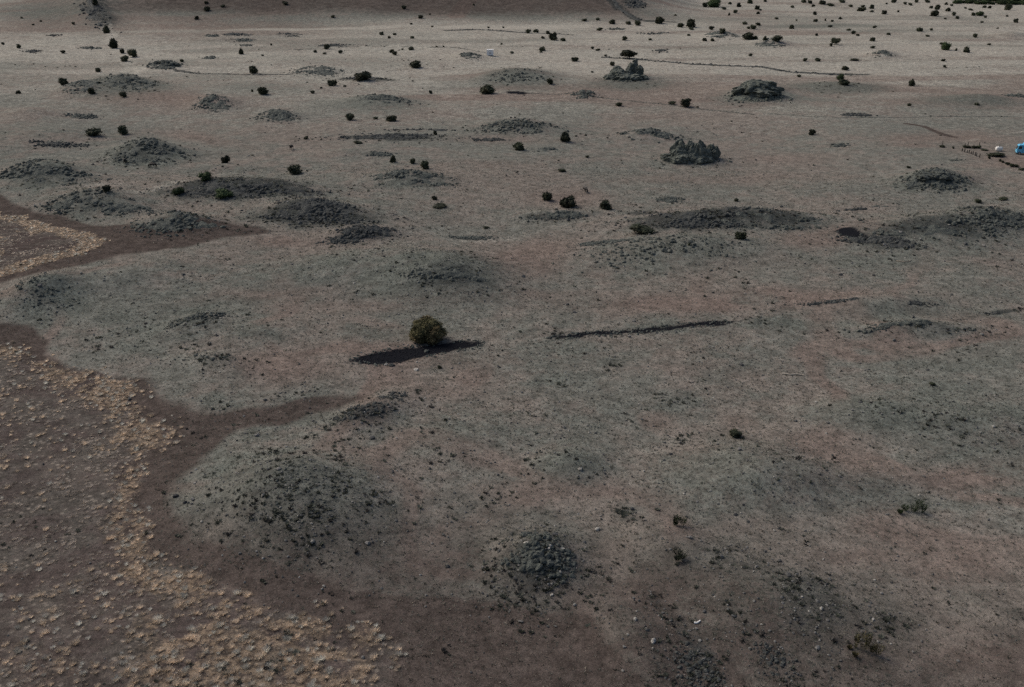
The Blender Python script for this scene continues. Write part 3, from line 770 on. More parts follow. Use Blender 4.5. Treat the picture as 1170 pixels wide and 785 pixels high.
for lx, ly, lr, lt, lab in [
 (272,39.5,18,1.3,'long thin dark ledge in the far left plain above two lower ledges'),(277,46,15,1.6,'rocky ledge between two thinner ones in the far left plain'),
 (281,52,10,1.2,'short thin ledge just above the small tree in the far left plain'),(243,41,9,1.2,'tiny ledge at the left of three ledges in the far left plain'),
 (331,40,16,1.6,'low rocky rise right of the three ledges in the far left plain'),(37,58.5,11,2,'small dark mound near the left edge on the far plain'),
 (62,40.5,9,1.2,'tiny ledge near the top left edge on the far plain'),(104,55,13,1.6,'thin ledge left of the forked bush on the pale track'),
 (754,58.5,9,2,'small stone heap right of the wide flat crowned tree'),(745,38.5,20,1.5,'thin ledge on the far plain below the gully mouth tree'),
 (705,33,12,1.2,'short ledge on the far plain below the gully mouth'),(94,133,17,2.5,'low stony rise with scrub left of the wide bush behind the cattle knoll'),
 (240,66,9,1.8,'small pointed stone rise above the dry stone wall'),(380,52,26,1.4,'long thin ledge on the far plain left of the white hut'),
 (978,132,16,2,'low grey stone patch on the thin pale stone line at right'),(960,166,11,1.6,'small dark ledge on the open plain below the black bush'),
 (625,171,20,2.2,'low dark stone patch under the tall bush left of the rocky ledge'),(486,149,32,1.1,'thin upper ledge just above the long thin dark rock wall'),
 (1165,110,22,2.4,'flat grey stone rise at the right edge on the far plain'),(1005,236,14,1.6,'small dark ledge behind the black rubble of the short scarp'),
 (60,165,38,2.2,'thin stony line above the wide knoll at the left edge'),(560,160,16,1.2,'faint short ledge left of the stony rise bush'),
 (432,176,16,1.6,'faint grey ledge above the bank back bush'),(985,240,18,2,'ragged ledge at the left end of the broad right ridge'),
 (950,345,40,2,'thin dark ledge on bare ground between the right ridge and the stone bank'),(1040,347,34,2.6,'longer dark ledge above the thin dark stone bank at right'),
 (690,277,30,3,'loose dark stones left of the wide double bush'),(540,272,26,2,'thin ledge right of the slanting black rubble ridge')]:
    outcrop(lx, ly, lr, lt, int(40 + lr * 2), .22 + .0012 * (300 - ly) * (ly < 300), .55 + .0028 * (300 - ly) * (ly < 300), lab, 'basalt' if random.random() < .5 else 'scoria', name='rock_ledge', cat='ledge')

def scarp_rim(P, label, dens):
    Q = np.array([on_plane(*p) for p in P]); E = np.roll(Q, -1, axis=0) - Q; out = []
    for a, e in zip(Q, E):
        k = int(np.linalg.norm(e) * dens); out.append(a + e * RNG.random(k)[:, None] + RNG.normal(0, .45, (k, 2)))
    X = np.vstack(out); X = X[vnoise(X[:, 0] / 2, X[:, 1] / 2, 321) > .38]; n = len(X)
    sz = .08 + .34 * RNG.random(n) ** 2.5; S = np.stack([sz, sz * .8, sz * .6], 1)
    V, Fx, tone = rocks_mesh('rubble', np.stack([X[:, 0], X[:, 1], height(X[:, 0], X[:, 1]) + sz * .15], 1), S, 'basalt', False)
    tag(link('rubble', mesh_np('rubble', V, Fx, M['basalt'], False, dict(tone=('FLOAT', tone)))), label, 'rubble', None, 'stuff')
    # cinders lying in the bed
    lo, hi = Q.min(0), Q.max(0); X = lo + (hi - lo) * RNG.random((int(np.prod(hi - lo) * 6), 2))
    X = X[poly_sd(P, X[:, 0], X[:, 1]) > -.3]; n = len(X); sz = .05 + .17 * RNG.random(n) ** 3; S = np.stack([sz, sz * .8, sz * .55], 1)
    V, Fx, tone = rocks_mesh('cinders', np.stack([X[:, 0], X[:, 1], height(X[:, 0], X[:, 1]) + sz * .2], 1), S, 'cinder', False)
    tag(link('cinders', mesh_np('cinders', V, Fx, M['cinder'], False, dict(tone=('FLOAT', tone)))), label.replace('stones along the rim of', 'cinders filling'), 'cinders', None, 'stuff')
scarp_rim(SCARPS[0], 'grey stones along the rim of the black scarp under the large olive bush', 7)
scarp_rim(SCARPS[1], 'grey stones along the rim of the long black scarp right of centre', 6)

def wall(pts, width, smin, smax, per_m, label, mat='basalt', name='stone_wall', cat='stone wall'):
    P = []
    for (a, b) in zip(pts[:-1], pts[1:]):
        A, B = on_plane(*a), on_plane(*b); L = np.linalg.norm(B - A); n = max(2, int(L * per_m * .8))
        t = RNG.random(n)[:, None]
        Q = A + (B - A) * t + RNG.normal(0, width, (n, 2))
        P.append(Q)
    P = np.vstack(P); n = len(P); z = height(P[:, 0], P[:, 1])
    sz = (smin * .5 + (smax - smin * .5) * RNG.random(n) ** 2) * .8; S = np.stack([sz, sz * .8, sz * .7], 1)
    V, Fx, tone = rocks_mesh(name, np.stack([P[:, 0], P[:, 1], z + sz * .2], 1), S, mat, False)
    L = np.vstack([np.linspace(on_plane(*a), on_plane(*b), 40) for a, b in zip(pts[:-1], pts[1:])])
    dirs = np.gradient(L, axis=0); nrm = np.stack([-dirs[:, 1], dirs[:, 0]], 1); nrm /= np.linalg.norm(nrm, axis=1)[:, None]
    rows = []
    for off, up in ((-1, -.25), (-.35, smin * .5), (.35, smin * .5), (1, -.25)):
        Q = L + nrm * off * (width + smin) * (1 + .6 * (vnoise(L[:, 0] / 3, L[:, 1] / 3, 305)[:, None] - .5))
        rows.append(np.stack([Q[:, 0], Q[:, 1], height(Q[:, 0], Q[:, 1]) + up * (.4 + 1.0 * vnoise(L[:, 0] / 2, L[:, 1] / 2, 306) if up > 0 else 1)], 1))
    nL = len(L); Vb = np.vstack(rows); i = (np.arange(3)[:, None] * nL + np.arange(nL - 1)[None]).ravel()
    Fb = np.concatenate([np.stack([i, i + 1, i + nL + 1], 1), np.stack([i, i + nL + 1, i + nL], 1)])
    V, Fx = join_np([(V, Fx), (Vb, Fb)]); tone = np.concatenate([tone, np.full(len(Vb), .3)])
    c = np.array([P[:, 0].mean(), P[:, 1].mean(), z.mean()])
    tag(link(name, mesh_np(name, V - c, Fx, M[mat], False, dict(tone=('FLOAT', tone))), None, Vector(c)), label, cat, 'low stone walls crossing the plain')

wall([(200,81),(230,84),(300,87),(335,86.5)],.3,.35,.75,2.2,'dark dry stone wall running right from the boulder cluster at far left','scoria')
wall([(606,107),(640,109),(690,113),(740,119),(790,124),(862,131)],.4,.25,.6,1.6,'long broken line of stones slanting down right from the solitary round tree')
wall([(690,65),(740,68),(790,73),(870,76),(905,81),(960,84)],1.4,.4,1.1,1.6,'dark stony bank running right from the wide flat crowned tree','scoria')
wall([(872,130),(910,134),(960,137),(1060,134),(1170,132.5)],.5,.15,.4,.7,'thin pale stone line crossing the right plain above the corral')
wall([(515,36),(545,35),(600,39),(650,41)],1.2,.4,1.1,1.5,'dark stony bank at the foot of the far slope','scoria')
wall([(684,4),(692,13),(706,20),(730,26)],2.0,.6,1.5,.9,'dark stony gully side descending at the top centre','scoria')


# ---------------------------------------------------------------- single stones, logs
def boulder(px, py, w, h, label, mat='palerock', cat='boulder', group=None):
    p = at(px, py); s = px_scale(p); wm, hm = w / s / 2, h / s / 2
    V0, F0 = RT2[RNG.integers(0, len(RT2))], RF2
    sd0 = RNG.integers(0, 999)
    V = V0 * (1 + .7 * (vnoise(V0[:, 0] * 1.6 + sd0, V0[:, 1] * 1.6 + V0[:, 2] * 1.3, 9) - .5))[:, None] * np.array([wm, wm * .75, hm * .85]); V[:, 2] += hm * .3
    o = link('boulder', mesh_np('boulder', V, F0, M[mat], False, dict(tone=('FLOAT', np.full(len(V), .6)))), None, p)
    o.rotation_euler.z = random.uniform(0, 6)
    return tag(o, label, cat, group)
boulder(628,625,10,7,'larger pale boulder on the near dark rubble knoll')
boulder(643,628,7,6,'smaller pale boulder right of the larger one on the near rubble knoll')
boulder(601,621,7,4,'dull flat pale boulder at the left of the near dark rubble knoll')
boulder(441,417,6,4,'white stone beside a black one just below the black scarp')
boulder(448,418,8,4,'black stone touching a white one just below the black scarp', 'scoria')
boulder(475,423,7,4,'flat pale stone below the middle of the black scarp')
boulder(487,402,7,4,'grey boulder on the front rim of the black scarp','basalt')
boulder(163,637,3,3,'tiny white stone at the edge of the near straw belt')
boulder(746,733,8,6,'pale rounded boulder on the stony ground left of the path')
boulder(630,680,5,3,'small grey stone right of the rubble knoll foot')
boulder(798,180.5,5,4,'pale block at the foot of the jagged spires')
boulder(813,183,6,3,'pale flat block at the right foot of the jagged spires')

def stick(name, px, py, pts, r, col, label, cat):
    """a thin tapered branch lying on the ground; pts in plan units from the surveyed point"""
    p0 = at(px, py); s = px_scale(p0)
    P = [Vector((u / s, v / s, 0)) for u, v in pts]
    cu = bpy.data.curves.new(name, 'CURVE'); cu.dimensions = '3D'; cu.bevel_depth = r; cu.bevel_resolution = 3; cu.use_fill_caps = True
    sp = cu.splines.new('POLY'); sp.points.add(len(P) - 1)
    for i, q in enumerate(P):
        w = p0 + q; z = float(height(np.array([w.x]), np.array([w.y]))[0]) - p0.z
        sp.points[i].co = (q.x, q.y, z + r * .8, 1); sp.points[i].radius = 1 - .5 * i / len(P)
    t = bpy.data.objects.new('tmp', cu); COL.objects.link(t)
    bpy.context.view_layer.update()
    me = bpy.data.meshes.new_from_object(t.evaluated_get(bpy.context.evaluated_depsgraph_get()))
    bpy.data.objects.remove(t)
    me.materials.clear(); me.materials.append(plain_mat(name + '_wood', col, .8, .2))
    tag(link(name, me, None, p0), label, cat)
stick('fallen_log', 893, 427.5, [(0,0),(9,-3),(17,-1),(25,-4)], .16, (.42,.37,.30), 'thin pale fallen log lying on bare ground below the long black scarp', 'log')
stick('bleached_branch', 793, 712.5, [(0,0),(3,-.5),(5.5,1),(7.5,3)], .14, (.78,.76,.72), 'small white bleached branch lying beside the stony path near the bottom', 'branch')
stick('fallen_branch', 1024, 298.5, [(0,0),(6,-4),(13,-3),(18,2)], .14, (.30,.25,.19), 'crooked branch lying on grass below the rock ridge at right', 'branch')

# ---------------------------------------------------------------- trees and bushes
def crown_mesh(name, seed, n, leaf, lumps, mat, flat_bottom=.12, spread=(.12, .30), lump=(.17, .27)):
    """foliage of many leaf sprays on uneven lumps; unit width and height, foot at 0"""
    g = np.random.default_rng(seed)
    C = []
    for k in range(lumps):
        th = g.uniform(0, 2 * math.pi); ph = g.uniform(-.5, 1.0)
        rr = g.uniform(*spread)
        C.append((math.cos(th) * rr * math.cos(ph * .9), math.sin(th) * rr * math.cos(ph * .9), .47 + .27 * math.sin(ph * 1.35), g.uniform(*lump)))
    C.append((0, 0, .48, .34))
    C = np.array(C)
    V, Fx, tone = [], [], []
    for k in range(n):
        c = C[g.integers(0, len(C))]
        d = g.normal(size=3); d /= np.linalg.norm(d)
        p = c[:3] + d * c[3] * g.uniform(.72, 1.06)
        p[2] = max(p[2], flat_bottom * g.uniform(.2, 1.2))
        t = g.normal(size=3); t -= d * (t @ d) * .6; t /= np.linalg.norm(t)
        q = np.cross(d, t) + g.normal(0, .35, 3)
        l = leaf * g.uniform(.6, 1.5); w = l * g.uniform(.35, .7)
        i = len(V); V += [p - t * w, p + t * w, p + q * l * .6 + d * l * .5]; Fx.append((i, i + 1, i + 2))
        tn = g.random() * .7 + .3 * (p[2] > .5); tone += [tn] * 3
    V = np.array(V)
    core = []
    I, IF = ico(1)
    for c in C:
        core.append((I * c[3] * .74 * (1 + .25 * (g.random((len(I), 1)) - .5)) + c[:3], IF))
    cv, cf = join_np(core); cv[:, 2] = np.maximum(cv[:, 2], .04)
    V2, F2 = join_np([(V, np.array(Fx)), (cv, cf)])
    V2 = V2.copy()
    lo, hi = np.percentile(V2, 1, axis=0), np.percentile(V2, 99, axis=0)
    V2[:, 0] /= (hi[0] - lo[0]); V2[:, 1] /= (hi[1] - lo[1]); V2[:, 2] = np.maximum(V2[:, 2] - lo[2], -.02) / (hi[2] - lo[2])
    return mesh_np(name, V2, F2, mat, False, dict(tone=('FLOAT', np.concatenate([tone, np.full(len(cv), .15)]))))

def trunk_mesh(name, mat):
    """several short stems leaving one foot"""
    parts = []
    g = np.random.default_rng(5)
    for k in range(4):
        a = k * 1.6 + g.uniform(0, .6); m = 7
        top = np.array([math.cos(a) * .16, math.sin(a) * .16, .62]); mid = top * np.array([.5, .5, .45]) + g.normal(0, .02, 3)
        rings = []
        for P, r in ((np.array([math.cos(a) * .02, math.sin(a) * .02, -.06]), .055), (mid, .036), (top, .015)):
            th = np.arange(m) * 2 * math.pi / m
            rings.append(P + np.stack([np.cos(th) * r, np.sin(th) * r, th * 0], 1))
        V = np.vstack(rings); Fx = [(i * m + j, i * m + (j + 1) % m, (i + 1) * m + (j + 1) % m, (i + 1) * m + j) for i in range(2) for j in range(m)]
        parts.append((V, np.array(Fx)))
    V, Fx = join_np(parts)
    return mesh_np(name, V, Fx, mat, True)

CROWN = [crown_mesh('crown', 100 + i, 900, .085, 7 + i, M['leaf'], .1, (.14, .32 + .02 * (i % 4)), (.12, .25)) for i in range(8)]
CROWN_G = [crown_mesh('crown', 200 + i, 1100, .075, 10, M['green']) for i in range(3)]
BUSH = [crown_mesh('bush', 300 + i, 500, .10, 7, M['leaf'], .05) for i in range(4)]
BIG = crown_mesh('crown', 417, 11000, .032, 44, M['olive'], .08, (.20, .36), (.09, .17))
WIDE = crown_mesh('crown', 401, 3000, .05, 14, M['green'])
TRUNK = trunk_mesh('trunk', M['bark'])

TREES = []   # (object, plan x, y, width)
ANCH = []    # (plan x, y, short name) that other labels refer to
def tree(x, y, w, h, kind, label=None, short=None, crown=None):
    p = at(x, y); s = px_scale(p); wm = w / s
    dep = math.atan2(CAM_H - p.z, math.hypot(p.x, p.y))
    hm = max((.22 if kind == 'b' else .5) * wm, (h / s - .40 * wm * math.sin(dep)) / math.cos(dep))
    low = kind == 'b' or hm < 1.3
    parts = w >= 9 and not low
    nm = ('bush' if low else 'tree')
    rz = random.uniform(0, 6.28)
    me = crown or random.choice(BUSH if low else (CROWN_G if kind == 'g' else CROWN))
    if parts or kind == 'f':
        o = link(nm, None, None, p - Vector((0, 0, .1)))
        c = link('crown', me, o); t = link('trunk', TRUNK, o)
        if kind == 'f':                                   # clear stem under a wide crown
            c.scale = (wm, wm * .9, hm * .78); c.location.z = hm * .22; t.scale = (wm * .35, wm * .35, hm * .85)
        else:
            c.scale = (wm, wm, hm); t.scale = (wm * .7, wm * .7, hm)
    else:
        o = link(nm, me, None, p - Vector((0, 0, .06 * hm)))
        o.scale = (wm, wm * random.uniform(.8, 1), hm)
    o.rotation_euler.z = rz
    o['category'] = nm
    if label: o['label'] = label
    if short: ANCH.append((x, y, short))
    TREES.append((o, x, y, w, h))
    return o

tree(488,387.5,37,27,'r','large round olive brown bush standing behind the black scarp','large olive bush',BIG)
NAMED = [
 (733.5,266,25,12,'b','wide double bush of dark green on the rubble rise below three round bushes','wide double bush'),
 (650,236,18,13,'r','middle and largest of three round dark bushes in a row','middle round bush'),
 (625,229,11,11,'r','left and smallest of three round dark bushes in a row','left round bush'),
 (692,239,15,11,'r','right one of three round dark bushes in a row','right round bush'),
 (846,273,12,10,'r','dark bush on stony ground under the tapering grey ridge','bush under the tapering ridge'),
 (841.5,499,17,11,'g','dark green low bush alone in the open near ground','lone near bush'),
 (204,222,13,9,'g','green bush at the left end of the dark scrub slope','left bush of the scrub slope'),
 (256,225,18,11,'g','broad dull green bush in the middle of the dark scrub slope','broad scrub slope bush'),
 (235,206,13,11,'g','bright green bush on top of the dark scrub slope','bright scrub slope bush'),
 (337,198,18,10,'r','wide dark bush above the right end of the dark scrub slope','wide bush above the scrub'),
 (122.5,219,9,8,'r','small dark bush on the knoll above the far straw meadow','straw meadow knoll bush'),
 (258,186,9,9,'r','dark upright bush on open ground right of the grazing black cow','cow side bush'),
 (485,193,9,10,'r','square dark bush on the low stony bank left of centre','square bank bush'),
 (449,185,7,8,'r','dark bush behind and left of the low stony bank','bank back bush'),
 (108,155,17,10,'b','wide low dark bush left of the round bush behind the cattle knoll','wide cattle knoll bush'),
 (141,153,12,10,'r','round dark bush directly behind the cattle knoll','round cattle knoll bush'),
 (592,171,12,9,'r','round dark bush below the flat grey stony rise','stony rise bush'),
 (646,162,11,12,'r','tall dark bush left of the small rocky ledge','tall ledge bush'),
 (559,107,16,11,'r','solitary round dark tree at the left start of the long stone line','solitary round tree'),
 (415,91,17,10,'r','dark tree rising from the middle of the black rock band','black band tree'),
 (380,98,10,7,'r','dark bush left of the tree on the black rock band','bush left of the black band'),
 (301,108,12,9,'r','round dark bush on open ground below the dry stone wall','bush below the dry stone wall'),
 (291,84,10,9,'r','round dark bush standing against the dry stone wall','dry stone wall bush'),
 (474,77,13,8,'r','spreading dark bush on open ground left of the white hut','spreading hut side bush'),
 (401,137,10,8,'r','round bush at the left of a pair left of the flat stony rise','left bush of the pair'),
 (448,138,12,7,'r','flat topped bush at the right of a pair left of the flat stony rise','right bush of the pair'),
 (783,122,13,10,'r','round dark bush on the long stone line right of centre','stone line bush'),
 (719,67,19,10,'f','wide flat crowned tree with a short stem above the twin peaked outcrop','wide flat crowned tree'),
 (854,45,13,8,'r','broad dark bush at the left of four above the dark stony hump','broad hump bush'),
 (888,47,12,7,'b','square low bush at the right of four above the dark stony hump','square hump bush'),
 (954,51,11,8,'f','round crowned tree casting a clear gap over a small bush in the far right','round crowned far tree'),
 (963.5,97,12,7,'b','low dark bush on the grey rise below a smaller leafy bush','low grey rise bush'),
 (960,91,8,7,'g','upright green bush directly above the low dark bush on the grey rise','upright grey rise bush'),
 (1041,98,7,8,'r','round dark bush on the open right plain, alone','lone right plain bush'),
 (928,154,8,7,'r','black round bush on open ground well right of the jagged spires','black bush right of the spires'),
 (815,8,15,9,'g','large green tree clump at the top of the view right of middle','large green top clump'),
 (754,27,10,8,'r','round dark tree at the top of the view beside the gully mouth','gully mouth tree'),
 (788,31,10,9,'r','tall round dark tree right of the gully mouth','tall tree right of the gully'),
 (1080,57,10,9,'g','green leaning bush in the far right plain','green leaning far bush'),
 (1104,60,7,7,'r','round dark bush right of the green leaning one in the far right','round bush by the leaning one'),
 (152,65,10,9,'r','round dark tree right of the pale track at the far left','round track tree'),
 (129,55,9,11,'r','tall forked dark bush on the pale track at the far left','forked track bush'),
 (142,70,9,7,'b','dark bush at the near end of the pale track at far left','near track bush'),
 (72,97,9,8,'r','dark bush at the left foot of the broken rocky rise','rocky rise bush'),
 (105,107,9,7,'r','dark bush at the near foot of the far grey stony hill','near foot hill bush'),
 (632,46,9,9,'r','tallest bush in a tight cluster above the centre','tallest cluster bush'),
 (1120,18,9,5,'g','wide dull green tree in a trio near the top right','wide top right trio tree'),
 (1068,18.5,8,7,'r','round dark tree near the top right below a dense tree line','round top right tree'),
 (985,13,9,5,'r','wide dark bush near the top right of middle','wide top bush'),
 (1152,11.5,8,7,'r','round tree just below the dark tree belt at the top right corner','round belt tree'),
 (629,96,9,7,'b','ragged dark bush left of the twin peaked outcrop','ragged outcrop bush'),
 (1145,228,11,4,'b','flat dark bush at the right edge above the rough rock hump','flat right edge bush'),
 (503,236.5,16,4,'b','flat dark bush on open ground above the central grey knoll','flat open ground bush'),
]
for x, y, w, h, k, lab, sh in NAMED: tree(x, y, w, h, k, lab, sh)
for a in [(560,61,'white hut'),(1160,170,'blue truck'),(790,170,'jagged spires'),(866,104,'domed rock heap'),(718,85,'twin peaked outcrop'),
          (735,373,'long black scarp'),(175,190,'grazing black cow'),(187,73,'boulder cluster'),(1110,170,'corral posts'),(612,630,'near rubble knoll')]:
    ANCH.append(a)
SMALL = """22 55 5 5|72 61 6 4|38 29 3 2|47 25 3 2|84 28 4 3|25 21 3 2|4 51 4 3|140 61 6 6|123 38 7 9|109 6 7 10|113 82 7 5|141 111 8 7|21 107 6 4|276 62 6 7
208 71 5 4|237 12 7 5|236 4 5 3|255 8 5 3|225 22 5 4|114 95 3 2|288 105 3 3|326 5 7 4|380 20 5 3|462 10 6 4|481 21 6 4|491 17 2.4 2|470 28 3 2|494 31 3 2|541 6 2.5 2
436 40 5 4|445 44 4 3|451 40 4 2.5|471 44 5 3|374 56 7 6|389 61 5 4|360 60 4 3|371 62 5 2.5|448 60 5 4|451 63 6 5|460 57 3 2|470 57 7 4|300 64 3 2|310 52 2.5 2.5
357 107 5 4|367 101 3 2|394 99 4 2|492 107 4 4|429 136 6 3|350 159 5 4|409 164 9 4|497 154 4 5|472 187 6 7|499 54 3 2|507 54 2.4 2|573 51 3 2|558 32 3 2|575 32 2.4 2|585 61 5 2.5
604 38 7 5|613 37 6 4|626 39 5 4|620 44 5 3|643 47 6 4|620 58 7 5|618 60 4 2|677 56 4 3|683 58 5 3|692 64 4 2|657 70 8 5|668 24 6 3|683 23 5 3|699 27 8 5|718 28 6 4|728 29 7 6
685 35 7 4|714 46 6 5|743 46 4 2.5|699 75 6 5|677 83 3 2|778 31 7 5|790 34 6 3|813 34 6 4.5|825 38 8 6|787 41 4 2.5|805 47 5 4|814 47 5 3.5|863 45 6 4.5|874 46 5 5|857 64 5 3
851 28 6 3.5|860 33 7 5|855 33 4 3|866 29 6 3.5|840 15 5 4|844 8 5 5|865 11 6 5|869 12 3 2|866 16 4 3|827 11 5 3|805 8 6 5|834 5 4 3|856 4 6 5|833 18 2.5 3.5|874 2 4 3|772 18 3 2
767 119 8 4|707 121 9 5|797 123 3 2|658 156 3 2|669 155 3 2|671 180 5 3|642 196 9 4|905 33 6 5|933 41 4 3|949 53 4 4|997 47 6 4.5|997 55 6 3|969 35 5 2.5|975 39 5 4|980 41 4 2.5
948 31 5 2.5|931 17 5 4|932 25 5 3.5|943 24 2.5 3|951 25 3 2.5|960 22 4 3|910 24 2.5 2|887 22 4.5 2.5|999 32 5 3|1015 40 5 3|996 10 5 5|996 14 5 2.5|1010 16 7 4.5|1026 14 3 2.5
972 8 5 3|986 8 5 2.5|949 7 8 3.5|939 5 8 5|962 3 8 4|1021 3 6 5|1034 5 4 3|1040 6 5 3|1060 3 6 3.5|1071 11 6 6|1064 9.5 4 3|1083 13 6 4.5|1081 5.5 4 3|1087 7 4 2.5|1090 18 5 4.5
1093 21.5 4 3.5|1080 22 3 2|1112 18 4.5 4|1126 20.5 4 3|1122 26 4 2|1160.5 26 5 5|1125 9 4.5 3|1130 9.5 4.5 3|1103 10 3 2|1109 12 5 2.5|1050.5 36 8 5|1064 35 3.5 3|1060 42 5 2.5
1114 43 5 5|1076 51 6 3|1092 58 3 3|1130 51.5 5 2.5|1078 70 5 3|1079 77 3.5 3|920 70 5 4|934 70 6 4|976 69 10 2.5|966 80 8 5|1039 121 5 3.5|1116 120 6 3|913 88 5 3|1038 192 5 3
841 230 5 4|787 280 3.5 3|1117 231.5 8 5|497 228 6 5|555.5 261 7 3|1065 440 7 4|502 421 5 4|925 4 5 4|918 3 6 4|929 8 4 3|905 9 4 3|1047 3 5 4|1013 5 3 2|1140 33 3 2|1151 19 3 2"""
for row in SMALL.replace('\n', '|').split('|'):
    x, y, w, h = map(float, row.split())
    tree(x, y, w, h, 'b' if h < w * .62 else 'r')

# trees of the dense belt that shuts the plain at the top right corner
for k in range(34):
    x = 1092 + 84 * (k % 17) / 16 + random.uniform(-2, 2); y = (1.5 if k < 17 else 4.8) + random.uniform(-1, 1) - (1.5 if x < 1115 else 0)
    o = tree(x, y, random.uniform(6, 10), random.uniform(3, 4.6), 'g')
    o['label'] = 'dark tree crowded in the dense tree belt at the top right corner'
    o['group'] = 'trees of the dense belt at the top right corner'
    TREES.pop()

def short_label(t):
    return t if len(t.split()) <= 16 else t.replace('dark ', '', 1)

def sector(dx, dy):
    dy *= 1.7
    a = math.degrees(math.atan2(-dy, dx)) % 360
    return ['right of', 'behind and right of', 'behind', 'behind and left of', 'left of', 'in front and left of', 'in front of', 'in front and right of'][int(((a + 22.5) % 360) // 45)]
BUCK = {}
for o, x, y, w, h in TREES:
    o['group'] = 'dark bushes and trees dotted over the plain'
    if 'label' in o: continue
    ax, ay, sh = min(ANCH, key=lambda a: math.hypot(a[0] - x, 1.7 * (a[1] - y)))
    size = 'tiny' if w < 3.6 else ('small' if w < 6 else 'dark')
    BUCK.setdefault((sector(x - ax, y - ay), sh), []).append((math.hypot(ax - x, 1.7 * (ay - y)), o, size))
ORD = ['nearest', 'second nearest', 'third nearest', 'fourth nearest', 'fifth nearest', 'sixth nearest', 'seventh nearest', 'eighth nearest', 'ninth nearest', 'tenth nearest', 'eleventh nearest', 'twelfth nearest']
for (sec, sh), L in BUCK.items():
    L.sort(key=lambda t: t[0])
    for i, (_, o, size) in enumerate(L):
        nm = o['category']
        if len(L) == 1: o['label'] = f'{size} {"dark " if size != "dark" else ""}{nm} {sec} the {sh}'
        else: o['label'] = short_label(f'{size} {"dark " if size != "dark" else ""}{nm} {sec} the {sh}, {ORD[i]}')

# three low sprawling plants in the near ground
def plant(px, py, sprays, label, mat, name='plant'):
    """upright leafy sprays leaving the ground round one foot; sprays (dx, dy, width, height) in plan units"""
    p = at(px, py); s = px_scale(p); V, Fx, tone = [], [], []
    g = np.random.default_rng(int(px))
    for dx, dy, w, h in sprays:
        bx = dx / s; by = -dy / s / .5; wm, hm = w / s, h / s / .8
        for k in range(260):
            t = g.random() ** .7; a = g.uniform(0, 6.28); r = wm / 2 * (.25 + .75 * t) * g.random() ** .5
            q = np.array([bx + math.cos(a) * r, by + math.sin(a) * r * .8, t * hm * (1 - .5 * (r / (wm / 2 + 1e-6)) ** 2 * g.random())])
            d = np.array([math.cos(a) * .5, math.sin(a) * .5, g.uniform(.3, 1.1)]); d /= np.linalg.norm(d)
            tt = np.cross(d, g.normal(size=3)); tt /= np.linalg.norm(tt); l = .21 * g.uniform(.5, 1.3)
            i = len(V); V += [q - tt * l * .22, q + tt * l * .22, q + d * l]; Fx.append((i, i + 1, i + 2)); tone += [g.random()] * 3
    me = mesh_np(name, np.array(V), np.array(Fx), mat, False, dict(tone=('FLOAT', np.array(tone))))
    return tag(link(name, me, None, p), label, 'plant')
plant(987,743,[(-2,0,13,20),(-8,-2,7,16),(3,0,8,18),(13,4,15,11),(8,2,10,8),(-14,6,7,5),(-16,-1,6,3)],'upright brown green plant with a bushier side shoot at the bottom right',M['olive'])
plant(775,600,[(-2,0,10,11),(5,0,12,8),(-4,1,6,9)],'small ragged green plant on the stony ground right of the rubble knoll',M['green'])
plant(1043,584,[(-9,0,10,6),(0,1,12,8),(6,0,10,12),(10,2,8,8),(-17,3,8,4)],'sprawling bright green plant near the right edge of the near ground',M['green'])
plant(774,634,[(0,0,14,6),(4,4,12,5),(-2,6,9,5)],'dark low tangled plant just below the small ragged green plant',M['leaf'])

# ---------------------------------------------------------------- cattle
def cow_mesh(graze):
    J = dict(pel=(-.72,0,1.10,.30),mid=(-.1,0,1.04,.37),sho=(.55,0,1.08,.31),rump=(-.98,0,1.05,.20))
    if graze: J.update(nk=(.95,0,.98,.18),pol=(1.22,0,.62,.15),muz=(1.36,0,.22,.085))
    else: J.update(nk=(.95,0,1.28,.18),pol=(1.22,0,1.46,.15),muz=(1.62,0,1.26,.09))
    E = [('pel','mid'),('mid','sho'),('pel','rump'),('sho','nk'),('nk','pol'),('pol','muz')]
    J['t1'] = (-1.10,0,.92,.04); J['t2'] = (-1.14,0,.45,.035); E += [('rump','t1'),('t1','t2')]
    for sd, n in ((1,'L'),(-1,'R')):
        J['h1'+n] = (-.82,.19*sd,.78,.17); J['hk'+n] = (-.98,.19*sd,.46,.075); J['hs'+n] = (-.90,.19*sd,.14,.05); J['hf'+n] = (-.84,.19*sd,.03,.06)
        J['f1'+n] = (.56,.18*sd,.72,.12); J['fk'+n] = (.58,.18*sd,.40,.065); J['ff'+n] = (.60,.18*sd,.04,.055)
        J['e'+n] = (J['pol'][0]-.06,.26*sd,J['pol'][2]+.06,.03)
        E += [('pel','h1'+n),('h1'+n,'hk'+n),('hk'+n,'hs'+n),('hs'+n,'hf'+n),('sho','f1'+n),('f1'+n,'fk'+n),('fk'+n,'ff'+n),('pol','e'+n)]
    K = list(J); me = bpy.data.meshes.new('cow')
    me.from_pydata([J[k][:3] for k in K], [(K.index(a), K.index(b)) for a, b in E], [])
    o = bpy.data.objects.new('tmp', me); COL.objects.link(o)
    sk = o.modifiers.new('s', 'SKIN'); sk.use_smooth_shade = True
    for i, k in enumerate(K):
        o.data.skin_vertices[0].data[i].radius = (J[k][3],) * 2
        o.data.skin_vertices[0].data[i].use_root = (k == 'pel')
    o.modifiers.new('d', 'SUBSURF').levels = 1
    bpy.context.view_layer.update()
    r = bpy.data.meshes.new_from_object(o.evaluated_get(bpy.context.evaluated_depsgraph_get()))
    bpy.data.objects.remove(o); r.materials.clear(); r.materials.append(plain_mat('black_hide', (.012,.010,.009), .65, .06))
    return r
COW_G, COW_S = cow_mesh(True), cow_mesh(False)
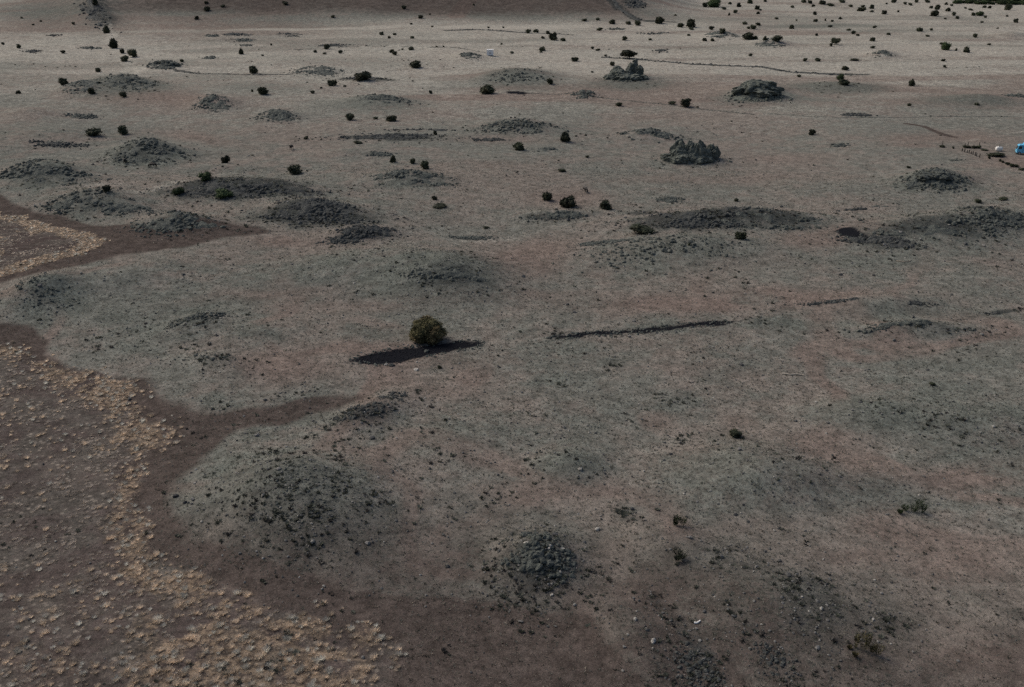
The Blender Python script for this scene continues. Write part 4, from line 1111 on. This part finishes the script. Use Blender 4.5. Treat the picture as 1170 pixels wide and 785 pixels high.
for px, py, me, rz, lab in [(175,191.5,COW_G,R(170),'black cow grazing with head down to the left on the pale path'),
                            (143,187,COW_S,R(-80),'black cow seen end on behind the grazing one'),
                            (333,171,COW_S,R(-100),'black cow standing alone above the wide bush over the dark scrub'),
                            (668.7,219.5,COW_G,R(-70),'black cow behind the middle and right round bushes')]:
    p = at(px, py); o = link('cow', me, None, p); o.rotation_euler.z = rz; o.scale = (1.25,) * 3
    tag(o, lab, 'cow', 'black cattle grazing on the plain')

# ---------------------------------------------------------------- hut, tank, truck, corral
white = plain_mat('white_paint', (.78,.79,.80), .5, .12); dkglass = plain_mat('dark_window', (.03,.035,.04), .15, .1, spec=.5)
roofm = plain_mat('pale_roof', (.66,.67,.68), .5, .2); skid = plain_mat('dark_skids', (.03,.028,.026), .8, .2)
p = at(560, 63.6); s = px_scale(p); k = 7.4 / s
hut = tag(link('hut', None, None, p), 'small white box hut with one dark window alone on the far plain', 'hut')
hut.rotation_euler.z = math.atan2(-p.x, p.y)
bm_obj('wall', boxm(-k/2,k/2,-k*.45,k*.45,.34,k*.86,.04), white, hut)
bm_obj('roof', boxm(-k*.53,k*.53,-k*.49,k*.49,k*.863,k*.92,.03), roofm, hut)
f = bm_obj('window', [boxm(-.48,.48,-k*.45-.05,-k*.45+.02,1.25,1.36,.01),boxm(-.48,.48,-k*.45-.05,-k*.45+.02,2.04,2.15,.01),
                      boxm(-.48,-.37,-k*.45-.045,-k*.45+.02,1.355,2.045,.01),boxm(.37,.48,-k*.45-.045,-k*.45+.02,1.355,2.045,.01)], white, hut)
bm_obj('pane', boxm(-.37,.37,-k*.45-.02,-k*.45+.01,1.36,2.04), dkglass, f)
for sx in (-1, 1): bm_obj('skid', boxm(sx*k*.3-.12,sx*k*.3+.12,-k*.5,k*.5,-.2,.335,.02), skid, hut)

p = at(1141, 172.6); s = px_scale(p)
tank = tag(link('water_tank', None, None, p), 'small white rounded water tank on the ground between corral and blue truck', 'tank')
V0, F0 = ico(3); a, hh = 8.0/s/2, 5.2/s
def sup(c, e): return np.sign(c) * np.abs(c) ** e
V = np.stack([sup(V0[:,0],.7)*a, sup(V0[:,1],.7)*a*.62, (sup(V0[:,2],.62)+1)/2*hh], 1)
o = link('tank_body', mesh_np('tank_body', V, F0, plain_mat('white_plastic', (.74,.73,.70), .45, .15), True), tank)
bm_obj('tank_lid', boxm(-.3,.3,-.3,.3,hh-.02,hh+.14,.05), plain_mat('grey_lid', (.25,.25,.25), .6), tank)
bm_obj('skid', [boxm(-a*.7,a*.7,-a*.4,-a*.4+.15,-.15,.12,.02),boxm(-a*.7,a*.7,a*.4-.15,a*.4,-.15,.12,.02)], skid, tank)

# the truck: cab towards the left, box behind it running out of view
p = at(1161, 176.5); s = px_scale(p); H = 12.6 / s
blue = plain_mat('light_blue_paint', (.10,.44,.70), .4, .12, spec=.5); rub = plain_mat('rubber', (.02,.02,.02), .85, .2); hub = plain_mat('wheel_hub', (.35,.36,.37), .4)
tr = tag(link('truck', None, None, p), 'light blue box truck parked at the right edge of view beyond the corral', 'truck')
tr.rotation_euler.z = R(-14)
import bmesh
def prism(pts, y0, y1, bev=.08):
    b = bmesh.new(); A = [b.verts.new((x, y0, z)) for x, z in pts]; B = [b.verts.new((x, y1, z)) for x, z in pts]
    b.faces.new(A[::-1]); b.faces.new(B); n = len(pts)
    for i in range(n): b.faces.new((A[i], A[(i+1) % n], B[(i+1) % n], B[i]))
    bmesh.ops.recalc_face_normals(b, faces=b.faces[:])
    bmesh.ops.bevel(b, geom=b.edges[:], offset=bev, segments=2, affect='EDGES', profile=.6)
    return b
W = 2.3
bm_obj('cab', prism([(.0,.5),(.0,H*.42),(.35,H*.80),(.75,H*.88),(1.9,H*.88),(1.9,.5)], 0, W, .1), blue, tr)
bm_obj('cargo_box', prism([(1.95,.62),(1.95,H*.97),(2.25,H),(6.6,H),(6.6,.62)], -.04, W+.04, .07), blue, tr)
bm_obj('windscreen', prism([(-.02,H*.455),(.29,H*.76),(.33,H*.745),(.03,H*.445)], .22, W-.22, .006), dkglass, tr)
for yy in (-.012, W-.008): bm_obj('side_window', prism([(.42,H*.50),(.60,H*.76),(1.5,H*.76),(1.5,H*.50)], yy, yy+.02, .004), dkglass, tr)
bm_obj('bumper', boxm(-.14,.03,.05,W-.05,.36,.6,.04), skid, tr)
for yy in (.3, W-.3): bm_obj('headlight', boxm(-.05,.02,yy-.15,yy+.15,.78,1.0,.03), plain_mat('lamp_glass', (.8,.8,.75), .15, .05), tr)
bm_obj('chassis', boxm(.2,6.4,.35,W-.35,.34,.6,.02), skid, tr)
def wheel(x, y0, y1):
    b = bmesh.new(); r = .5
    bmesh.ops.create_cone(b, cap_ends=True, segments=24, radius1=r, radius2=r, depth=y1-y0, matrix=Matrix.Translation((x,(y0+y1)/2,r)) @ Matrix.Rotation(R(90),4,'X'))
    bmesh.ops.bevel(b, geom=b.edges[:], offset=.04, segments=2, affect='EDGES')
    w = bm_obj('wheel', b, rub, tr)
    c = bmesh.new(); side = y0 if y0 < W/2 else y1
    bmesh.ops.create_cone(c, cap_ends=True, segments=18, radius1=.27, radius2=.22, depth=.06, matrix=Matrix.Translation((x, side, r)) @ Matrix.Rotation(R(90),4,'X'))
    bm_obj('rim', c, hub, w)
for x in (.95, 5.2):
    wheel(x, -.06, .26); wheel(x, W-.26, W+.06)

post_m = plain_mat('weathered_post', (.045,.038,.033), .9, .3)
def post(px, py, h, w, label, group='weathered corral posts'):
    p = at(px, py); s = px_scale(p); hm, wm = h/s, w/s
    b = bmesh.new()
    bmesh.ops.create_cone(b, cap_ends=True, segments=8, radius1=wm/2, radius2=wm*.36, depth=hm+.4, matrix=Matrix.Translation((0,0,hm/2-.2)))
    for v in b.verts: v.co.x += random.gauss(0,.02) + v.co.z*random.uniform(.0,.05); v.co.y += random.gauss(0,.02)
    o = bm_obj('fence_post', b, post_m); o.location = p
    return tag(o, label, 'post', group)
n = 0
ORDN = ['first','second','third','fourth','fifth','sixth','seventh','eighth','ninth','tenth','eleventh']
for i, (x, y, h) in enumerate([(1099,173,3.5),(1102,173.8,4),(1105,174.4,3),(1107,175.2,4),(1109.5,175.8,3),(1111.5,176.6,4),(1114,178,4.5),(1115.5,178.6,4),(1119,180,4.5)]):
    post(x, y, h, 1.3, f'weathered post in the front corral row, {ORDN[i]} from the left end')
for i, (x, y, h) in enumerate([(1102,168.5,5),(1105.5,168.5,6.5),(1112,169,4),(1118.5,168.5,6)]):
    post(x, y, h, .9, f'thin post in the back corral row, {ORDN[i]} from the left end')
post(1076.5,167,6,.6,'single thin pole rising from the dark bush left of the corral', None)
post(1142,167.5,3,.6,'single thin pole standing behind the white tank', None)
CB = [(1076.5,168.3,7,3,'dark bush at the foot of the single thin pole'),(1089,170,2.6,3,'tiny dark bush between the pole bush and the corral'),
 (1103,169,6,3.5,'dark bush in the back corral row at its left'),(1107,169,5,3,'dark bush in the back corral row, second from left'),
 (1113,169.5,6,3.5,'dark bush in the back corral row, third from left'),(1118,169.5,6,4,'dark bush in the back corral row at its right'),
 (1130,181.5,3,3.5,'small dark bush between the two dark rows by the corral'),
 (1142.5,184.5,3,3,'first bush from the left in the dark row below the tank'),(1146,186,4,3,'second bush from the left in the dark row below the tank'),
 (1151,188,6,3.5,'third bush from the left in the dark row below the tank'),(1156,190.5,6,4.5,'fourth bush from the left in the dark row below the tank'),
 (1161,191,5,4,'fifth bush from the left in the dark row below the tank'),(1167,194.5,6,3.5,'last bush at the right edge in the dark row below the tank'),
 (1138,178,18,2.5,'thin flat strip of green bush in front of the white tank'),(1125,172,8,2,'flat low bush between the back corral row and the tank')]
for x, y, w, h, lab in CB:
    o = tree(x, y, w, h, 'b', lab); o['group'] = 'dark bushes around the corral'

# ---------------------------------------------------------------- light and camera
w = bpy.data.worlds.new('World'); SC.world = w; w.use_nodes = True
nt = w.node_tree; bg = nt.nodes['Background']
sky = nt.nodes.new('ShaderNodeTexSky'); sky.sky_type = 'NISHITA'; sky.sun_disc = False
EL, AZ = R(44), R(-58)                     # veiled sun high on the left
sky.sun_elevation = EL; sky.sun_rotation = AZ; sky.dust_density = 5.0; sky.air_density = 1.0; sky.ozone_density = 1.0
nt.links.new(sky.outputs[0], bg.inputs[0]); bg.inputs[1].default_value = .065
sl = bpy.data.lights.new('sun', 'SUN'); sl.energy = 1.05; sl.angle = R(40); sl.color = (1, .94, .83)
so = bpy.data.objects.new('sun', sl); COL.objects.link(so)
sd = Vector((math.sin(AZ) * math.cos(EL), math.cos(AZ) * math.cos(EL), math.sin(EL)))
so.rotation_euler = sd.to_track_quat('Z', 'Y').to_euler(); so.location = (0, 0, 150)

cd = bpy.data.cameras.new('camera'); cam = bpy.data.objects.new('camera', cd); COL.objects.link(cam)
cd.sensor_width = 36; cd.lens = 36 * F / PW; cd.clip_start = 1; cd.clip_end = 30000
cam.location = (0, 0, CAM_H); cam.rotation_euler = (R(90) - PITCH, 0, 0)
SC.camera = cam
vs = SC.view_settings; vs.view_transform = 'Standard'; vs.look = 'None'; vs.gamma = 1; vs.use_curve_mapping = False
vs.exposure = 0.70
SC.render.engine = 'CYCLES'
SC.cycles.max_bounces = 5; SC.cycles.diffuse_bounces = 2; SC.cycles.volume_bounces = 0
SC.cycles.filter_width = 1.5
SC.cycles.use_denoising = False; SC.cycles.denoiser = 'OPENIMAGEDENOISE'; SC.cycles.denoising_input_passes = 'RGB_ALBEDO_NORMAL'; SC.cycles.denoising_prefilter = 'ACCURATE'
